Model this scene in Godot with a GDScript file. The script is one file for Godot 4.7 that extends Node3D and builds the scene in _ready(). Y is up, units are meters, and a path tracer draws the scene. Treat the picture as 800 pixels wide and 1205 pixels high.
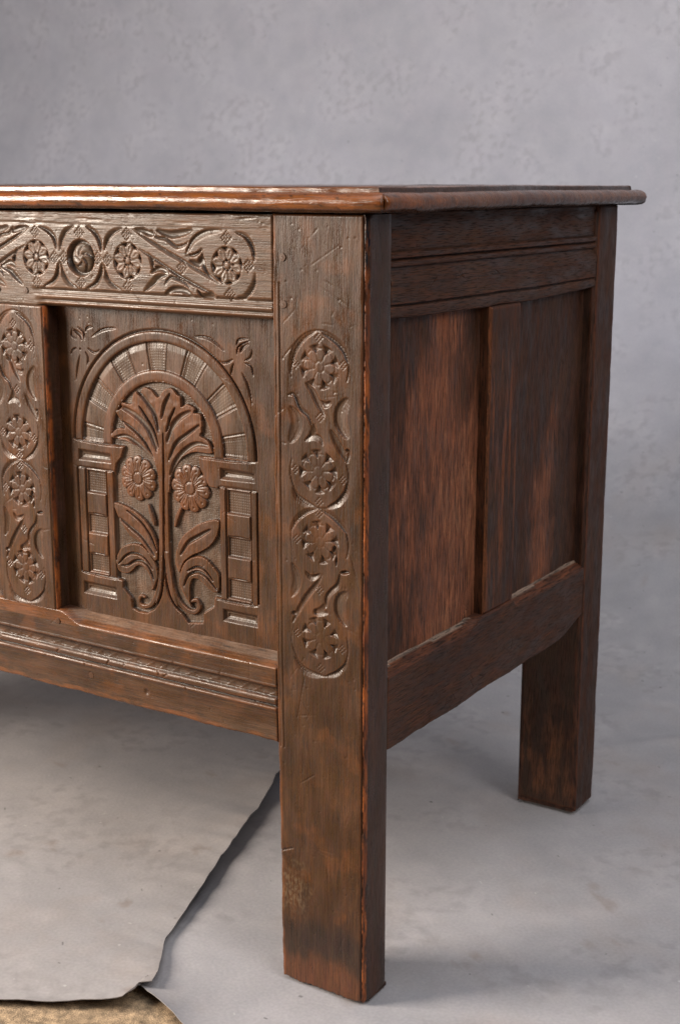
extends Node3D
# A close-up of a carved oak coffer on a grey studio backdrop. Metres, y up; the coffer's front right corner stands at the origin.

var H := PackedFloat32Array()     # the relief being carved, in mm, 0 = face of the board
var NX := 0
var NY := 0
var CX := 1.0
var CY := 1.0
var OX := 0.0
var rng := RandomNumberGenerator.new()
var noise_a := FastNoiseLite.new()
var noise_b := FastNoiseLite.new()
var noise_c := FastNoiseLite.new()
var oak: StandardMaterial3D
var oak_lid: StandardMaterial3D
var oak_side: StandardMaterial3D
var cloth: StandardMaterial3D
var concrete: StandardMaterial3D
var board_count := 0

const DARK := Color(0.016, 0.0105, 0.0085)
const BROWN := Color(0.052, 0.0245, 0.0120)
const TAN := Color(0.100, 0.048, 0.0225)
const ORANGE := Color(0.23, 0.085, 0.026)
const DUST := Color(0.19, 0.155, 0.13)
const SIDE := Color(0.078, 0.036, 0.021)
const RUST := Color(0.15, 0.056, 0.026)


func _ready() -> void:
	rng.seed = 7
	set_camera_and_light()
	set_noises()
	make_materials()
	build_setting()
	build_chest()


func set_camera_and_light() -> void:
	var cam := Camera3D.new()
	cam.name = "camera"
	cam.position = Vector3(0.5927, 0.7214, 0.9624)
	cam.rotation = Vector3(-0.2305, 0.5708, 0.0006)
	cam.fov = 39.9787
	var lens := CameraAttributesPhysical.new()
	lens.frustum_focal_length = 12.0 / tan(deg_to_rad(39.9787) * 0.5)
	lens.frustum_focus_distance = 1.16
	lens.frustum_near = 0.05
	lens.frustum_far = 40.0
	lens.exposure_aperture = 9.0
	cam.attributes = lens
	cam.near = 0.05
	cam.far = 40.0
	add_child(cam)
	cam.current = true
	var env := Environment.new()
	env.background_mode = Environment.BG_COLOR
	env.background_color = Color(0.24, 0.24, 0.25)
	env.background_energy_multiplier = 1.0
	env.tonemap_mode = Environment.TONE_MAPPER_LINEAR
	env.tonemap_exposure = 1.0
	env.sdfgi_enabled = true
	env.ssao_enabled = true
	env.ssil_enabled = true
	var we := WorldEnvironment.new()
	we.name = "environment"
	we.environment = env
	add_child(we)
	# the key softbox, front left of the coffer; a large overhead softbox; a weak fill from the right
	softbox("key_light", Vector3(-2.0, 1.3, 1.5), Vector3(-0.3, 0.5, 0.0), Vector2(0.9, 1.2), 17.0, Color(1.0, 0.945, 0.88))
	softbox("overhead_light", Vector3(0.3, 3.0, 0.3), Vector3(0.1, 0.0, -0.2), Vector2(3.6, 3.0), 8.0, Color(0.985, 0.99, 1.0))
	softbox("fill_light", Vector3(2.1, 1.9, 0.5), Vector3(0.0, 0.4, -0.3), Vector2(1.0, 1.0), 3.0, Color(1.0, 0.97, 0.94))


func softbox(called: String, at: Vector3, towards: Vector3, size: Vector2, energy: float, tint: Color) -> void:
	var l := AreaLight3D.new()
	l.name = called
	l.area_size = size
	l.light_energy = energy
	l.light_color = tint
	l.shadow_enabled = true
	l.area_range = 12.0
	l.area_attenuation = 2.0
	add_child(l)
	l.look_at_from_position(at, towards, Vector3.UP if absf((towards - at).normalized().y) < 0.98 else Vector3.BACK)


func set_noises() -> void:
	var k := 0
	for n: FastNoiseLite in [noise_a, noise_b, noise_c]:
		k += 1
		n.seed = 11 * k
		n.noise_type = FastNoiseLite.TYPE_SIMPLEX_SMOOTH
		n.frequency = 1.0
		n.fractal_type = FastNoiseLite.FRACTAL_FBM
		n.fractal_octaves = 4 if k < 3 else 2


# ---------------------------------------------------------------- materials

func streaks(seed_at: int, w: int, h: int, across: float, tall: int, octaves: int) -> Image:
	# tileable noise drawn out along v
	var n := FastNoiseLite.new()
	n.seed = seed_at
	n.noise_type = FastNoiseLite.TYPE_SIMPLEX_SMOOTH
	n.frequency = across
	n.fractal_octaves = octaves
	var im := n.get_seamless_image(w, tall)
	im.convert(Image.FORMAT_L8)
	im.resize(w, h, Image.INTERPOLATE_CUBIC)
	return im


func make_materials() -> void:
	var n := 1024
	var fine := streaks(3, n, n, 0.16, 90, 3).get_data()
	var pores := streaks(5, n, n, 0.22, 170, 2).get_data()
	var broad := streaks(8, n, n, 0.02, 64, 3).get_data()
	var blots := streaks(13, n, n, 0.012, n, 5).get_data()
	var grit := streaks(17, n, n, 0.25, n, 2).get_data()
	var col := PackedByteArray()
	var rel := PackedByteArray()
	var rou := PackedByteArray()
	col.resize(n * n * 3)
	rel.resize(n * n)
	rou.resize(n * n)
	for i in n * n:
		var f := fine[i] / 255.0
		var p := pores[i] / 255.0
		var b := broad[i] / 255.0
		var s := blots[i] / 255.0
		var g := grit[i] / 255.0
		var pore := clampf((p - 0.60) * 6.0, 0.0, 1.0)
		var v := 0.86 + 0.24 * (f - 0.5) + 0.10 * (b - 0.5) + 0.16 * (s - 0.5) - 0.20 * pore + 0.12 * (g - 0.5)
		var warm := clampf(0.5 + 1.1 * (b - 0.5) + 0.8 * (s - 0.5), 0.0, 1.0)
		v = clampf(v, 0.1, 1.0)
		col[i * 3] = int(255.0 * v)
		col[i * 3 + 1] = int(255.0 * v * (0.985 - 0.05 * warm))
		col[i * 3 + 2] = int(255.0 * v * (0.97 - 0.10 * warm))
		rel[i] = int(255.0 * clampf(0.62 + 0.5 * (f - 0.5) - 0.45 * pore + 0.45 * (g - 0.5) + 0.1 * (b - 0.5), 0.0, 1.0))
		rou[i] = int(255.0 * clampf(0.56 + 0.30 * pore + 0.55 * (s - 0.5) + 0.3 * (g - 0.5) + 0.25 * (f - 0.5), 0.3, 1.0))
	var grain_c := ImageTexture.create_from_image(Image.create_from_data(n, n, false, Image.FORMAT_RGB8, col))
	var grain_h := ImageTexture.create_from_image(Image.create_from_data(n, n, false, Image.FORMAT_L8, rel))
	var grain_r := ImageTexture.create_from_image(Image.create_from_data(n, n, false, Image.FORMAT_L8, rou))
	oak = StandardMaterial3D.new()
	oak.resource_name = "old_oak"
	oak.vertex_color_use_as_albedo = true
	oak.albedo_texture = grain_c
	oak.albedo_color = Color(1, 1, 1)
	oak.roughness = 0.70
	oak.metallic_specular = 0.43
	oak.roughness_texture = grain_r
	oak.heightmap_enabled = true
	oak.heightmap_texture = grain_h
	oak.heightmap_scale = 0.013
	oak_lid = oak.duplicate()
	oak_lid.resource_name = "polished_oak"
	oak_lid.roughness = 0.42
	oak_lid.metallic_specular = 0.5
	oak_side = oak.duplicate()
	oak_side.resource_name = "dry_oak"
	oak_side.roughness = 1.0
	oak_side.metallic_specular = 0.36
	for i in n * n:
		var f := fine[i] / 255.0
		var p := pores[i] / 255.0
		var s := blots[i] / 255.0
		var g := grit[i] / 255.0
		var v := clampf(0.78 + 0.40 * (f - 0.5) - 0.26 * clampf((p - 0.56) * 6.0, 0.0, 1.0) + 0.25 * (s - 0.5) + 0.3 * (g - 0.5), 0.12, 1.0)
		col[i * 3] = int(255.0 * v)
		col[i * 3 + 1] = int(255.0 * v * (1.0 - 0.10 * v))
		col[i * 3 + 2] = int(255.0 * v * (1.0 - 0.14 * v))
	oak_side.albedo_texture = ImageTexture.create_from_image(Image.create_from_data(n, n, false, Image.FORMAT_RGB8, col))
	oak_lid.heightmap_scale = 0.014

	# the backdrop: matt painted cloth, mottled by sponge and brush
	var big := streaks(21, n, n, 0.006, n, 6).get_data()
	var mid := streaks(23, n, n, 0.022, n, 6).get_data()
	var small := streaks(29, n, n, 0.045, n, 4).get_data()
	var crum := streaks(31, n, n, 0.3, n, 2).get_data()
	col.resize(n * n * 3)
	for i in n * n:
		var a := big[i] / 255.0
		var b := mid[i] / 255.0
		var c := small[i] / 255.0
		var d := crum[i] / 255.0
		var dab := smoothstep(0.44, 0.70, 0.55 * c + 0.45 * b)
		var dab2 := smoothstep(0.48, 0.70, 0.6 * c + 0.25 * b + 0.15 * d)
		var v := 0.88 + 0.07 * (a - 0.5) + 0.05 * (b - 0.5) - 0.035 * dab * smoothstep(0.35, 0.65, a) - 0.030 * dab2 * smoothstep(0.45, 0.65, a) + 0.075 * (d - 0.5)
		var warm := 0.004 * (b - 0.5) + 0.006 * (a - 0.5)
		col[i * 3] = int(255.0 * clampf(v + warm, 0.0, 1.0))
		col[i * 3 + 1] = int(255.0 * clampf(v * 0.985, 0.0, 1.0))
		col[i * 3 + 2] = int(255.0 * clampf(v * 1.0 - warm, 0.0, 1.0))
		rel[i] = int(255.0 * clampf(0.5 + 0.5 * (d - 0.5) + 0.4 * (c - 0.5), 0.0, 1.0))
	# specks of dirt and lint
	var r2 := RandomNumberGenerator.new()
	r2.seed = 77
	for k in 260:
		var x := r2.randi_range(3, n - 4)
		var y := r2.randi_range(3, n - 4)
		var f := r2.randf_range(0.55, 0.85) if k % 3 else r2.randf_range(1.15, 1.4)
		var len := r2.randi_range(1, 3)
		for q in len:
			for e in 2 if k % 4 == 0 else 1:
				var at := ((y + q * (k % 2) + e) * n + x + q) * 3
				for ch in 3:
					col[at + ch] = clampi(int(col[at + ch] * f), 0, 255)
	cloth = StandardMaterial3D.new()
	cloth.resource_name = "painted_canvas"
	cloth.vertex_color_use_as_albedo = true
	cloth.albedo_texture = ImageTexture.create_from_image(Image.create_from_data(n, n, false, Image.FORMAT_RGB8, col))
	cloth.roughness = 0.62
	cloth.metallic_specular = 0.4
	cloth.heightmap_enabled = true
	cloth.heightmap_texture = ImageTexture.create_from_image(Image.create_from_data(n, n, false, Image.FORMAT_L8, rel))
	cloth.heightmap_scale = 0.03

	for i in n * n:
		var b := mid[i] / 255.0
		var c := small[i] / 255.0
		var d := crum[i] / 255.0
		var v := 0.66 + 0.35 * (b - 0.5) + 0.3 * (c - 0.5) + 0.55 * (d - 0.5)
		col[i * 3] = int(255.0 * clampf(v, 0.0, 1.0))
		col[i * 3 + 1] = int(255.0 * clampf(v * 0.87, 0.0, 1.0))
		col[i * 3 + 2] = int(255.0 * clampf(v * 0.70, 0.0, 1.0))
	concrete = StandardMaterial3D.new()
	concrete.resource_name = "brown_concrete"
	concrete.vertex_color_use_as_albedo = true
	concrete.albedo_texture = ImageTexture.create_from_image(Image.create_from_data(n, n, false, Image.FORMAT_RGB8, col))
	concrete.roughness = 0.9
	concrete.heightmap_enabled = true
	concrete.heightmap_texture = cloth.heightmap_texture
	concrete.heightmap_scale = 0.12


# ---------------------------------------------------------------- carving

func blank(w: float, h: float, cell: float, ox := 0.0) -> void:
	NX = int(round(w / cell)) + 1
	NY = int(round(h / cell)) + 1
	CX = w / (NX - 1)
	CY = h / (NY - 1)
	OX = ox
	H = PackedFloat32Array()
	H.resize(NX * NY)


func path(a: Array) -> PackedVector2Array:
	# a smooth curve through the points x, y, x, y ...
	var p := PackedVector2Array()
	for i in range(0, a.size(), 2):
		p.append(Vector2(a[i], a[i + 1]))
	if p.size() < 3:
		return p
	var out := PackedVector2Array()
	for i in p.size() - 1:
		var p0 := p[maxi(i - 1, 0)]
		var p3 := p[mini(i + 2, p.size() - 1)]
		for k in 5:
			out.append(p[i].cubic_interpolate(p[i + 1], p0, p3, k / 5.0))
	out.append(p[p.size() - 1])
	return out


func stroke(p: PackedVector2Array, w: float, depth: float, lean: float, raised: bool, tip := 0.3) -> void:
	var total := 0.0
	for i in p.size() - 1:
		total += p[i].distance_to(p[i + 1])
	var run := 0.0
	for i in p.size() - 1:
		var a := p[i]
		var d := p[i + 1] - a
		var l := d.length()
		if l < 0.001:
			continue
		var t := d / l
		var x0 := maxi(int((minf(a.x, p[i + 1].x) - w - OX) / CX), 0)
		var x1 := mini(int((maxf(a.x, p[i + 1].x) + w - OX) / CX) + 1, NX - 1)
		var y0 := maxi(int((minf(a.y, p[i + 1].y) - w) / CY), 0)
		var y1 := mini(int((maxf(a.y, p[i + 1].y) + w) / CY) + 1, NY - 1)
		for j in range(y0, y1 + 1):
			for k in range(x0, x1 + 1):
				var q := Vector2(OX + k * CX, j * CY) - a
				var s := clampf(q.dot(t), 0.0, l)
				var off := q - t * s
				var dist := off.length()
				var along := (run + s) / total
				var tap := tip + (1.0 - tip) * sqrt(maxf(sin(PI * along), 0.0))
				var ww := w * tap
				if dist >= ww:
					continue
				var r := dist / ww
				var at := j * NX + k
				if raised:
					H[at] = maxf(H[at], -0.3 - 1.2 * pow(r, 10.0) - 0.5 * (1.0 - tap))
				else:
					var v := 1.0 - r * r * r
					if lean != 0.0:
						var side := r * signf(t.x * off.y - t.y * off.x)
						var u := (side * signf(lean) + 1.0) * 0.5
						v = lerpf(v, u * minf(1.0, (1.0 - u) * 7.0), absf(lean))
					H[at] = minf(H[at], -depth * tap * v)
		run += l


func ridge(a: Array, w: float) -> void:
	stroke(path(a), w, 0.0, 0.0, true, 0.4)


func cut(a: Array, w: float, depth: float, lean: float) -> void:
	stroke(path(a), w, depth, lean, false, 0.12)


func gouge(a: Array, w: float) -> void:
	stroke(path(a), w, 3.2, 0.0, false, 0.45)


func line(a: Array, w: float, depth: float) -> void:
	var p := PackedVector2Array()
	for i in range(0, a.size(), 2):
		p.append(Vector2(a[i], a[i + 1]))
	stroke(p, w, depth, 0.0, false, 1.0)


func sink(a: Array, depth: float, wall := 0.8, dish := 0.0) -> void:
	# lowers the inside of a polygon
	var p := PackedVector2Array()
	for i in range(0, a.size(), 2):
		p.append(Vector2(a[i], a[i + 1]))
	var lo := p[0]
	var hi := p[0]
	for v in p:
		lo = lo.min(v)
		hi = hi.max(v)
	for j in range(maxi(int(lo.y / CY), 0), mini(int(hi.y / CY) + 1, NY - 1) + 1):
		for k in range(maxi(int((lo.x - OX) / CX), 0), mini(int((hi.x - OX) / CX) + 1, NX - 1) + 1):
			var q := Vector2(OX + k * CX, j * CY)
			var inside := false
			var near := 1e9
			var b := p[p.size() - 1]
			for a2 in p:
				if (a2.y > q.y) != (b.y > q.y) and q.x < (b.x - a2.x) * (q.y - a2.y) / (b.y - a2.y) + a2.x:
					inside = not inside
				near = minf(near, q.distance_squared_to(Geometry2D.get_closest_point_to_segment(q, a2, b)))
				b = a2
			if inside:
				near = sqrt(near)
				var f := minf(near / wall, 1.0)
				H[j * NX + k] = minf(H[j * NX + k], -depth * f - dish * minf(near / 6.0, 1.0))


func raise_leaf(a: Array) -> void:
	# leaves standing proud of the sunk ground, flat-topped with a steep edge
	var p := path(a)
	var lo := p[0]
	var hi := p[0]
	for v in p:
		lo = lo.min(v)
		hi = hi.max(v)
	for j in range(maxi(int(lo.y / CY), 0), mini(int(hi.y / CY) + 1, NY - 1) + 1):
		for k in range(maxi(int((lo.x - OX) / CX), 0), mini(int((hi.x - OX) / CX) + 1, NX - 1) + 1):
			var q := Vector2(OX + k * CX, j * CY)
			if Geometry2D.is_point_in_polygon(q, p):
				H[j * NX + k] = maxf(H[j * NX + k], -0.35 + 0.25 * noise_c.get_noise_2d(q.x * 0.08, q.y * 0.08))


func dots(c: Vector2, n: int, gap: float, r: float, depth: float, turn := PI / 4) -> void:
	# a square of punched dots
	for i in n:
		for k in n:
			var q := c + (Vector2(i, k) - Vector2.ONE * (n - 1) * 0.5).rotated(turn) * gap
			dimple(q, r, depth)


func dimple(q: Vector2, r: float, depth: float) -> void:
	for j in range(maxi(int((q.y - r) / CY), 0), mini(int((q.y + r) / CY) + 1, NY - 1) + 1):
		for k in range(maxi(int((q.x - r - OX) / CX), 0), mini(int((q.x + r - OX) / CX) + 1, NX - 1) + 1):
			var d := q.distance_to(Vector2(OX + k * CX, j * CY)) / r
			if d < 1.0:
				H[j * NX + k] -= depth * (1.0 - d * d)


func around(c: Vector2, r: float, each: Callable) -> void:
	for j in range(maxi(int((c.y - r) / CY), 0), mini(int((c.y + r) / CY) + 1, NY - 1) + 1):
		for k in range(maxi(int((c.x - r - OX) / CX), 0), mini(int((c.x + r - OX) / CX) + 1, NX - 1) + 1):
			var q := Vector2(OX + k * CX, j * CY) - c
			if q.length() < r:
				H[j * NX + k] = each.call(q, q.length(), H[j * NX + k])


func scalloped_flower(c: Vector2, r: float, n: int, turn: float) -> void:
	around(c, r, func(q: Vector2, d: float, was: float) -> float:
		var a := q.angle() + turn
		var edge := r * (0.84 + 0.16 * sqrt(absf(cos(n * 0.5 * a))))
		if d > edge:
			return was
		var h := -0.5 - 1.3 * pow(d / edge, 6.0)
		var lane := absf(fposmod(a / TAU * n + 0.5, 1.0) - 0.5) * 2.0     # 0 on the petal's axis, 1 between petals
		if d > 0.28 * r:
			h -= 0.8 * smoothstep(0.82, 1.0, lane)
			h -= 0.5 * smoothstep(0.30, 0.0, absf(lane - 0.45)) * smoothstep(0.85, 0.6, d / edge)
		if absf(d - 0.27 * r) < 0.9:
			h -= 0.7
		return h)
	for i in n:
		dimple(c + Vector2.from_angle(TAU * i / n - turn) * r * 0.80, 1.4, 0.8)


func sunk_flower(c: Vector2, r: float, n: int, turn: float) -> void:
	around(c, r, func(q: Vector2, d: float, was: float) -> float:
		var h := minf(was, -3.0 * minf((r - d) / 0.9, 1.0))
		var step := TAU / n
		var a := fposmod(q.angle() + turn + step * 0.5, step) - step * 0.5
		var x := d * cos(a)
		var y := absf(d * sin(a))
		var w := lerpf(0.5, 4.9, clampf((x - 2.5) / 8.0, 0.0, 1.0)) * r / 16.0
		var top := r * 0.98 - w
		if x > top:
			w = sqrt(maxf(w * w - (x - top) * (x - top), 0.0))
		if y < w:
			var s := y / w
			h = maxf(h, -0.3 - 1.0 * s * s - 0.7 * smoothstep(0.35, 0.0, s) * smoothstep(0.25, 0.5, x / r) * smoothstep(0.92, 0.7, x / r))
		if d < 0.22 * r:
			h = -0.1 - 0.8 * pow(d / (0.22 * r), 3.0)
		elif d < 0.27 * r:
			h = minf(h, -1.6)
		return h)


func incised_flower(c: Vector2, r: float, n: int, turn: float) -> void:
	around(c, r * 1.15, func(q: Vector2, d: float, was: float) -> float:
		var step := TAU / n
		var a := fposmod(q.angle() + turn, step) - step * 0.5
		var x := d * cos(a)
		var y := absf(d * sin(a))
		var h := was
		# three-sided chips between the petals
		var chip := (x - r * 0.66) / (r * 0.46)
		if chip > 0.0 and chip < 1.0:
			var w := 0.36 * r * chip
			if y < w:
				h = minf(h, -2.2 * pow(1.0 - y / w, 0.7) * minf(1.0, (1.0 - chip) * 5.0))
		if d > 0.28 * r and d < 0.85 * r:
			h = minf(h, -0.55 * (1.0 - y / 1.0)) if y < 1.0 else h
		if absf(d - 0.27 * r) < 0.8:
			h = minf(h, -0.32)
		# petal outline
		var b := absf(fposmod(q.angle() + turn + step * 0.5, step) - step * 0.5) / (step * 0.5)
		var lobe := r * (0.62 + 0.30 * sqrt(maxf(1.0 - b * b, 0.0)))
		if absf(d - lobe) < 0.7:
			h = minf(h, -0.4)
		return h)


func swirl_boss(c: Vector2, r: float) -> void:
	around(c, r, func(q: Vector2, d: float, was: float) -> float:
		var f := d / r
		var h := -4.6 * minf((r - d) / 1.6, 1.0)
		if f < 0.80:
			var u := f / 0.80
			var saw := fposmod((q.angle() + u * 1.5) / TAU * 5.0, 1.0)
			h = maxf(h, -4.6 + 4.4 * sqrt(1.0 - u * u) - 2.4 * pow(1.0 - saw, 2.5) * minf(u * 3.0, 1.0) * sqrt(1.0 - u * u))
		return h)


func bay(a: Array, w: float, lean: float, mirror: bool, dx: float) -> void:
	var b := a.duplicate()
	for i in range(0, b.size(), 2):
		b[i] = (199.4 - b[i] if mirror else b[i]) + dx
	cut(b, w * 1.05, 3.0, -lean if mirror else lean)


func rail_bay(mirror: bool, dx: float) -> void:
	bay([106.9,74.1,116.9,69.5,123.2,61.1,125,51.4], 2.6, -0.9, mirror, dx)
	bay([128.6,52.6,132,63.4,140.1,69.9,150.2,72.9], 2.6, -0.9, mirror, dx)
	bay([103.8,17,115.9,21.8,122.8,30.8,125.7,41.7], 2.6, 0.9, mirror, dx)
	bay([126.8,40.7,129.7,28.9,136.9,21.5,147.6,17.6], 2.6, 0.9, mirror, dx)
	bay([161.5,72.4,180.6,62.3,199.5,53.3,218.2,45.5,236.7,36.8,257.5,28.2], 1.9, 0.8, mirror, dx)
	bay([167.8,55.7,191,44.7,212.5,33.9,233.7,25.3,255.9,16.8], 1.7, -0.8, mirror, dx)
	bay([164.3,72.1,175.4,70.2,184.2,68.2,183.2,72], 2.6, 0.3, mirror, dx)
	bay([185.1,71.2,189,65.6,199.9,63.8,210.6,57.8,221.4,60.1,224.2,63.2], 1.7, 0.8, mirror, dx)
	bay([189.3,72.1,202.8,68.6,216.4,69.7,229.3,72.8], 3.4, 0, mirror, dx)
	bay([221.7,51.8,229.5,63.4,242.9,70.2,261.2,72.5], 3, 0.8, mirror, dx)
	bay([221.1,50.4,231.8,52.1,239.9,57.4], 1.5, 0.6, mirror, dx)
	bay([225,46.8,234.2,43.9,238.3,48.2,240.7,40], 3, 0, mirror, dx)
	bay([239.9,55.4,239.1,47.2,244.6,36,252.3,31.1], 1.8, -0.7, mirror, dx)
	bay([173.3,18.7,183.4,26.5,190.5,32.1,201.6,35], 3, -0.8, mirror, dx)
	bay([178.8,51.7,182.7,45.5,183.8,37.1], 2, 0.7, mirror, dx)
	bay([181.7,34.9,190.8,39,201.6,35.6], 2.8, 0, mirror, dx)
	bay([197.1,24.9,204.2,31.5,217.7,27.8,225.6,22.9], 1.6, 0.7, mirror, dx)
	bay([196.8,16.9,206.6,21.1,217.5,21.1,228.1,16.7], 3.2, 0, mirror, dx)
	bay([233.6,22.1,237.5,17.7,249.4,18.2,242.9,21.5], 2.4, 0, mirror, dx)
	bay([274.5,72,285.3,68.6,292.7,58.7,294.3,47.8], 2.4, -0.9, mirror, dx)
	bay([294.1,38.7,292.2,28.5,284.4,19.1,275.4,17.3], 2.6, 0.9, mirror, dx)
	var at := func(x: float, y: float) -> Vector2: return Vector2((199.4 - x if mirror else x) + dx, y)
	sunk_flower(at.call(155.2, 44.3), 16.0, 8, 0.2)
	sunk_flower(at.call(265.1, 43.8), 16.0, 8, 0.25)
	for s: Vector2 in [Vector2(155.2, 67.5), Vector2(155.2, 22), Vector2(265.1, 67), Vector2(287.5, 44), Vector2(268, 19.5), Vector2(132, 45), Vector2(120, 45.5), Vector2(217, 41)]:
		dots(at.call(s.x, s.y), 4, 2.3, 1.0, 1.3)


# ---------------------------------------------------------------- boards

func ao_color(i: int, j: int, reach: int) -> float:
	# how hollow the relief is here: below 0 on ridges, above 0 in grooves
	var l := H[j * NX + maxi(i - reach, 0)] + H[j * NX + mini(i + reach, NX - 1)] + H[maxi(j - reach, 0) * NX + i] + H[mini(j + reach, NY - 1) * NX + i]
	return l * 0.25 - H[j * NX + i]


func soften(edge: float, wear: float, seed_at: float) -> void:
	# rounds and nicks the four arrises
	for j in NY:
		for i in NX:
			var x := i * CX
			var y := j * CY
			var e := minf(minf(x, (NX - 1) * CX - x), minf(y, (NY - 1) * CY - y))
			if e > edge + wear + 1.0:
				continue
			var r := edge + wear * maxf(0.0, noise_a.get_noise_2d(x * 0.02 + seed_at, y * 0.02))
			if e < r:
				var q := r - e
				H[j * NX + i] -= r - sqrt(maxf(r * r - q * q, 0.0))


func undulate(amount: float, along_x: bool, seed_at: float) -> void:
	# the slow hollows of hand-planed oak
	for j in NY:
		for i in NX:
			var x := i * CX
			var y := j * CY
			H[j * NX + i] += amount * (noise_a.get_noise_2d(x * (0.0025 if along_x else 0.012) + seed_at, y * (0.012 if along_x else 0.0025)) + 0.25 * noise_b.get_noise_2d(x * (0.012 if along_x else 0.09) + seed_at, y * (0.09 if along_x else 0.012)))


func commit(called: String, parent: Node, mesh: ArrayMesh, m: Material) -> MeshInstance3D:
	for s in mesh.get_surface_count():
		mesh.surface_set_material(s, m)
	var o := MeshInstance3D.new()
	o.name = called
	o.mesh = mesh
	parent.add_child(o, true)
	return o


func grid_surface(mesh: ArrayMesh, nu: int, nv: int, pos: PackedVector3Array, col: PackedColorArray, uv: PackedVector2Array) -> void:
	# rows of nu points; u runs right and v up when seen from the front
	var nor := PackedVector3Array()
	nor.resize(nu * nv)
	for j in nv:
		for i in nu:
			var du := pos[j * nu + mini(i + 1, nu - 1)] - pos[j * nu + maxi(i - 1, 0)]
			var dv := pos[mini(j + 1, nv - 1) * nu + i] - pos[maxi(j - 1, 0) * nu + i]
			nor[j * nu + i] = du.cross(dv).normalized()
	var idx := PackedInt32Array()
	idx.resize((nu - 1) * (nv - 1) * 6)
	var w := 0
	for j in nv - 1:
		for i in nu - 1:
			var a := j * nu + i
			idx[w] = a; idx[w + 1] = a + nu; idx[w + 2] = a + 1
			idx[w + 3] = a + 1; idx[w + 4] = a + nu; idx[w + 5] = a + nu + 1
			w += 6
	var arr := []
	arr.resize(Mesh.ARRAY_MAX)
	arr[Mesh.ARRAY_VERTEX] = pos
	arr[Mesh.ARRAY_NORMAL] = nor
	arr[Mesh.ARRAY_COLOR] = col
	arr[Mesh.ARRAY_TEX_UV] = uv
	arr[Mesh.ARRAY_INDEX] = idx
	mesh.add_surface_from_arrays(Mesh.PRIMITIVE_TRIANGLES, arr)


# Makes a board from the relief H: its carved face, its edges, its back. color(x, y, i, j) gives the wood's colour.
# bend(x, y) may move points within the face; ret lists further columns (x, z, tint) round the right-hand arris.
func board(called: String, parent: Node, xf: Transform3D, thick: float, upright: bool, color: Callable, ret: Array = [], bend = null) -> MeshInstance3D:
	board_count += 1
	var du := fmod(board_count * 0.377, 1.0)
	var dv := fmod(board_count * 0.618, 1.0)
	var nu := NX + ret.size()
	var pos := PackedVector3Array()
	var col := PackedColorArray()
	var uv := PackedVector2Array()
	pos.resize(nu * NY)
	col.resize(nu * NY)
	uv.resize(nu * NY)
	for j in NY:
		for i in nu:
			var x := (OX + i * CX) if i < NX else float(ret[i - NX][0])
			var y := j * CY
			var z := H[j * NX + mini(i, NX - 1)] if i < NX else float(ret[i - NX][1])
			if i >= NX:
				var e := minf(y, (NY - 1) * CY - y)
				var wob := 0.5 * noise_b.get_noise_2d(y * 0.03, i * 3.1) + 0.35 * noise_a.get_noise_2d(y * 0.15, i * 1.7)
				if i - NX < 6:
					x += wob - maxf(0.0, 2.5 - e) * 0.5
			var v := Vector3(x, y, z)
			if bend != null:
				v = (bend as Callable).call(v)
			pos[j * nu + i] = v * 0.001
			var c: Color = color.call(x, y, i, j) if i < NX else (ret[i - NX][2] as Callable).call(x, y, i, j)
			col[j * nu + i] = c
			var across := x if i < NX else (OX + (NX - 1) * CX) - float(ret[i - NX][1])
			uv[j * nu + i] = Vector2(across / 260.0 + du, y / 800.0 + dv) if upright else Vector2(y / 260.0 + du, across / 800.0 + dv)
	var mesh := ArrayMesh.new()
	grid_surface(mesh, nu, NY, pos, col, uv)
	# edges and back
	var ring := PackedInt32Array()
	for i in nu:
		ring.append(i)
	for j in range(1, NY):
		ring.append(j * nu + nu - 1)
	for i in range(nu - 2, -1, -1):
		ring.append((NY - 1) * nu + i)
	for j in range(NY - 2, -1, -1):
		ring.append(j * nu)
	var p2 := PackedVector3Array()
	var c2 := PackedColorArray()
	var u2 := PackedVector2Array()
	for row in 2:
		for k in ring:
			var v := pos[k]
			if row == 0:
				v.z = minf(v.z, -thick * 0.001)
			p2.append(v)
			c2.append(col[k].lerp(SIDE, 0.75))
			u2.append(uv[k] + Vector2(0.05 * row, 0.03 * row))
	grid_surface(mesh, ring.size(), 2, p2, c2, u2)
	var w := (OX + (NX - 1) * CX) * 0.001
	if ret.size():
		w = pos[nu - 1].x
	var x0 := OX * 0.001
	var hgt := (NY - 1) * CY * 0.001
	var pb := PackedVector3Array([Vector3(w, 0, -thick * 0.001), Vector3(x0, 0, -thick * 0.001), Vector3(w, hgt, -thick * 0.001), Vector3(x0, hgt, -thick * 0.001)])
	grid_surface(mesh, 2, 2, pb, PackedColorArray([DARK * 2, DARK * 2, DARK * 2, DARK * 2]), PackedVector2Array([Vector2(0, 0), Vector2(0.5, 0), Vector2(0, 0.6), Vector2(0.5, 0.6)]))
	var o := commit(called, parent, mesh, oak_side if called.begins_with("side") or called.begins_with("rear") or called == "leg_face" or called == "back_board" or called == "bottom_board" else oak)
	o.transform = xf
	return o


func facing_front(x: float, y: float, z: float) -> Transform3D:
	return Transform3D(Basis.IDENTITY, Vector3(x, y, z))


func facing_right(x: float, y: float, z: float) -> Transform3D:
	return Transform3D(Basis(Vector3(0, 0, -1), Vector3(0, 1, 0), Vector3(1, 0, 0)), Vector3(x, y, z))


func facing_left(x: float, y: float, z: float) -> Transform3D:
	return Transform3D(Basis(Vector3(0, 0, 1), Vector3(0, 1, 0), Vector3(-1, 0, 0)), Vector3(x, y, z))


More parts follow.
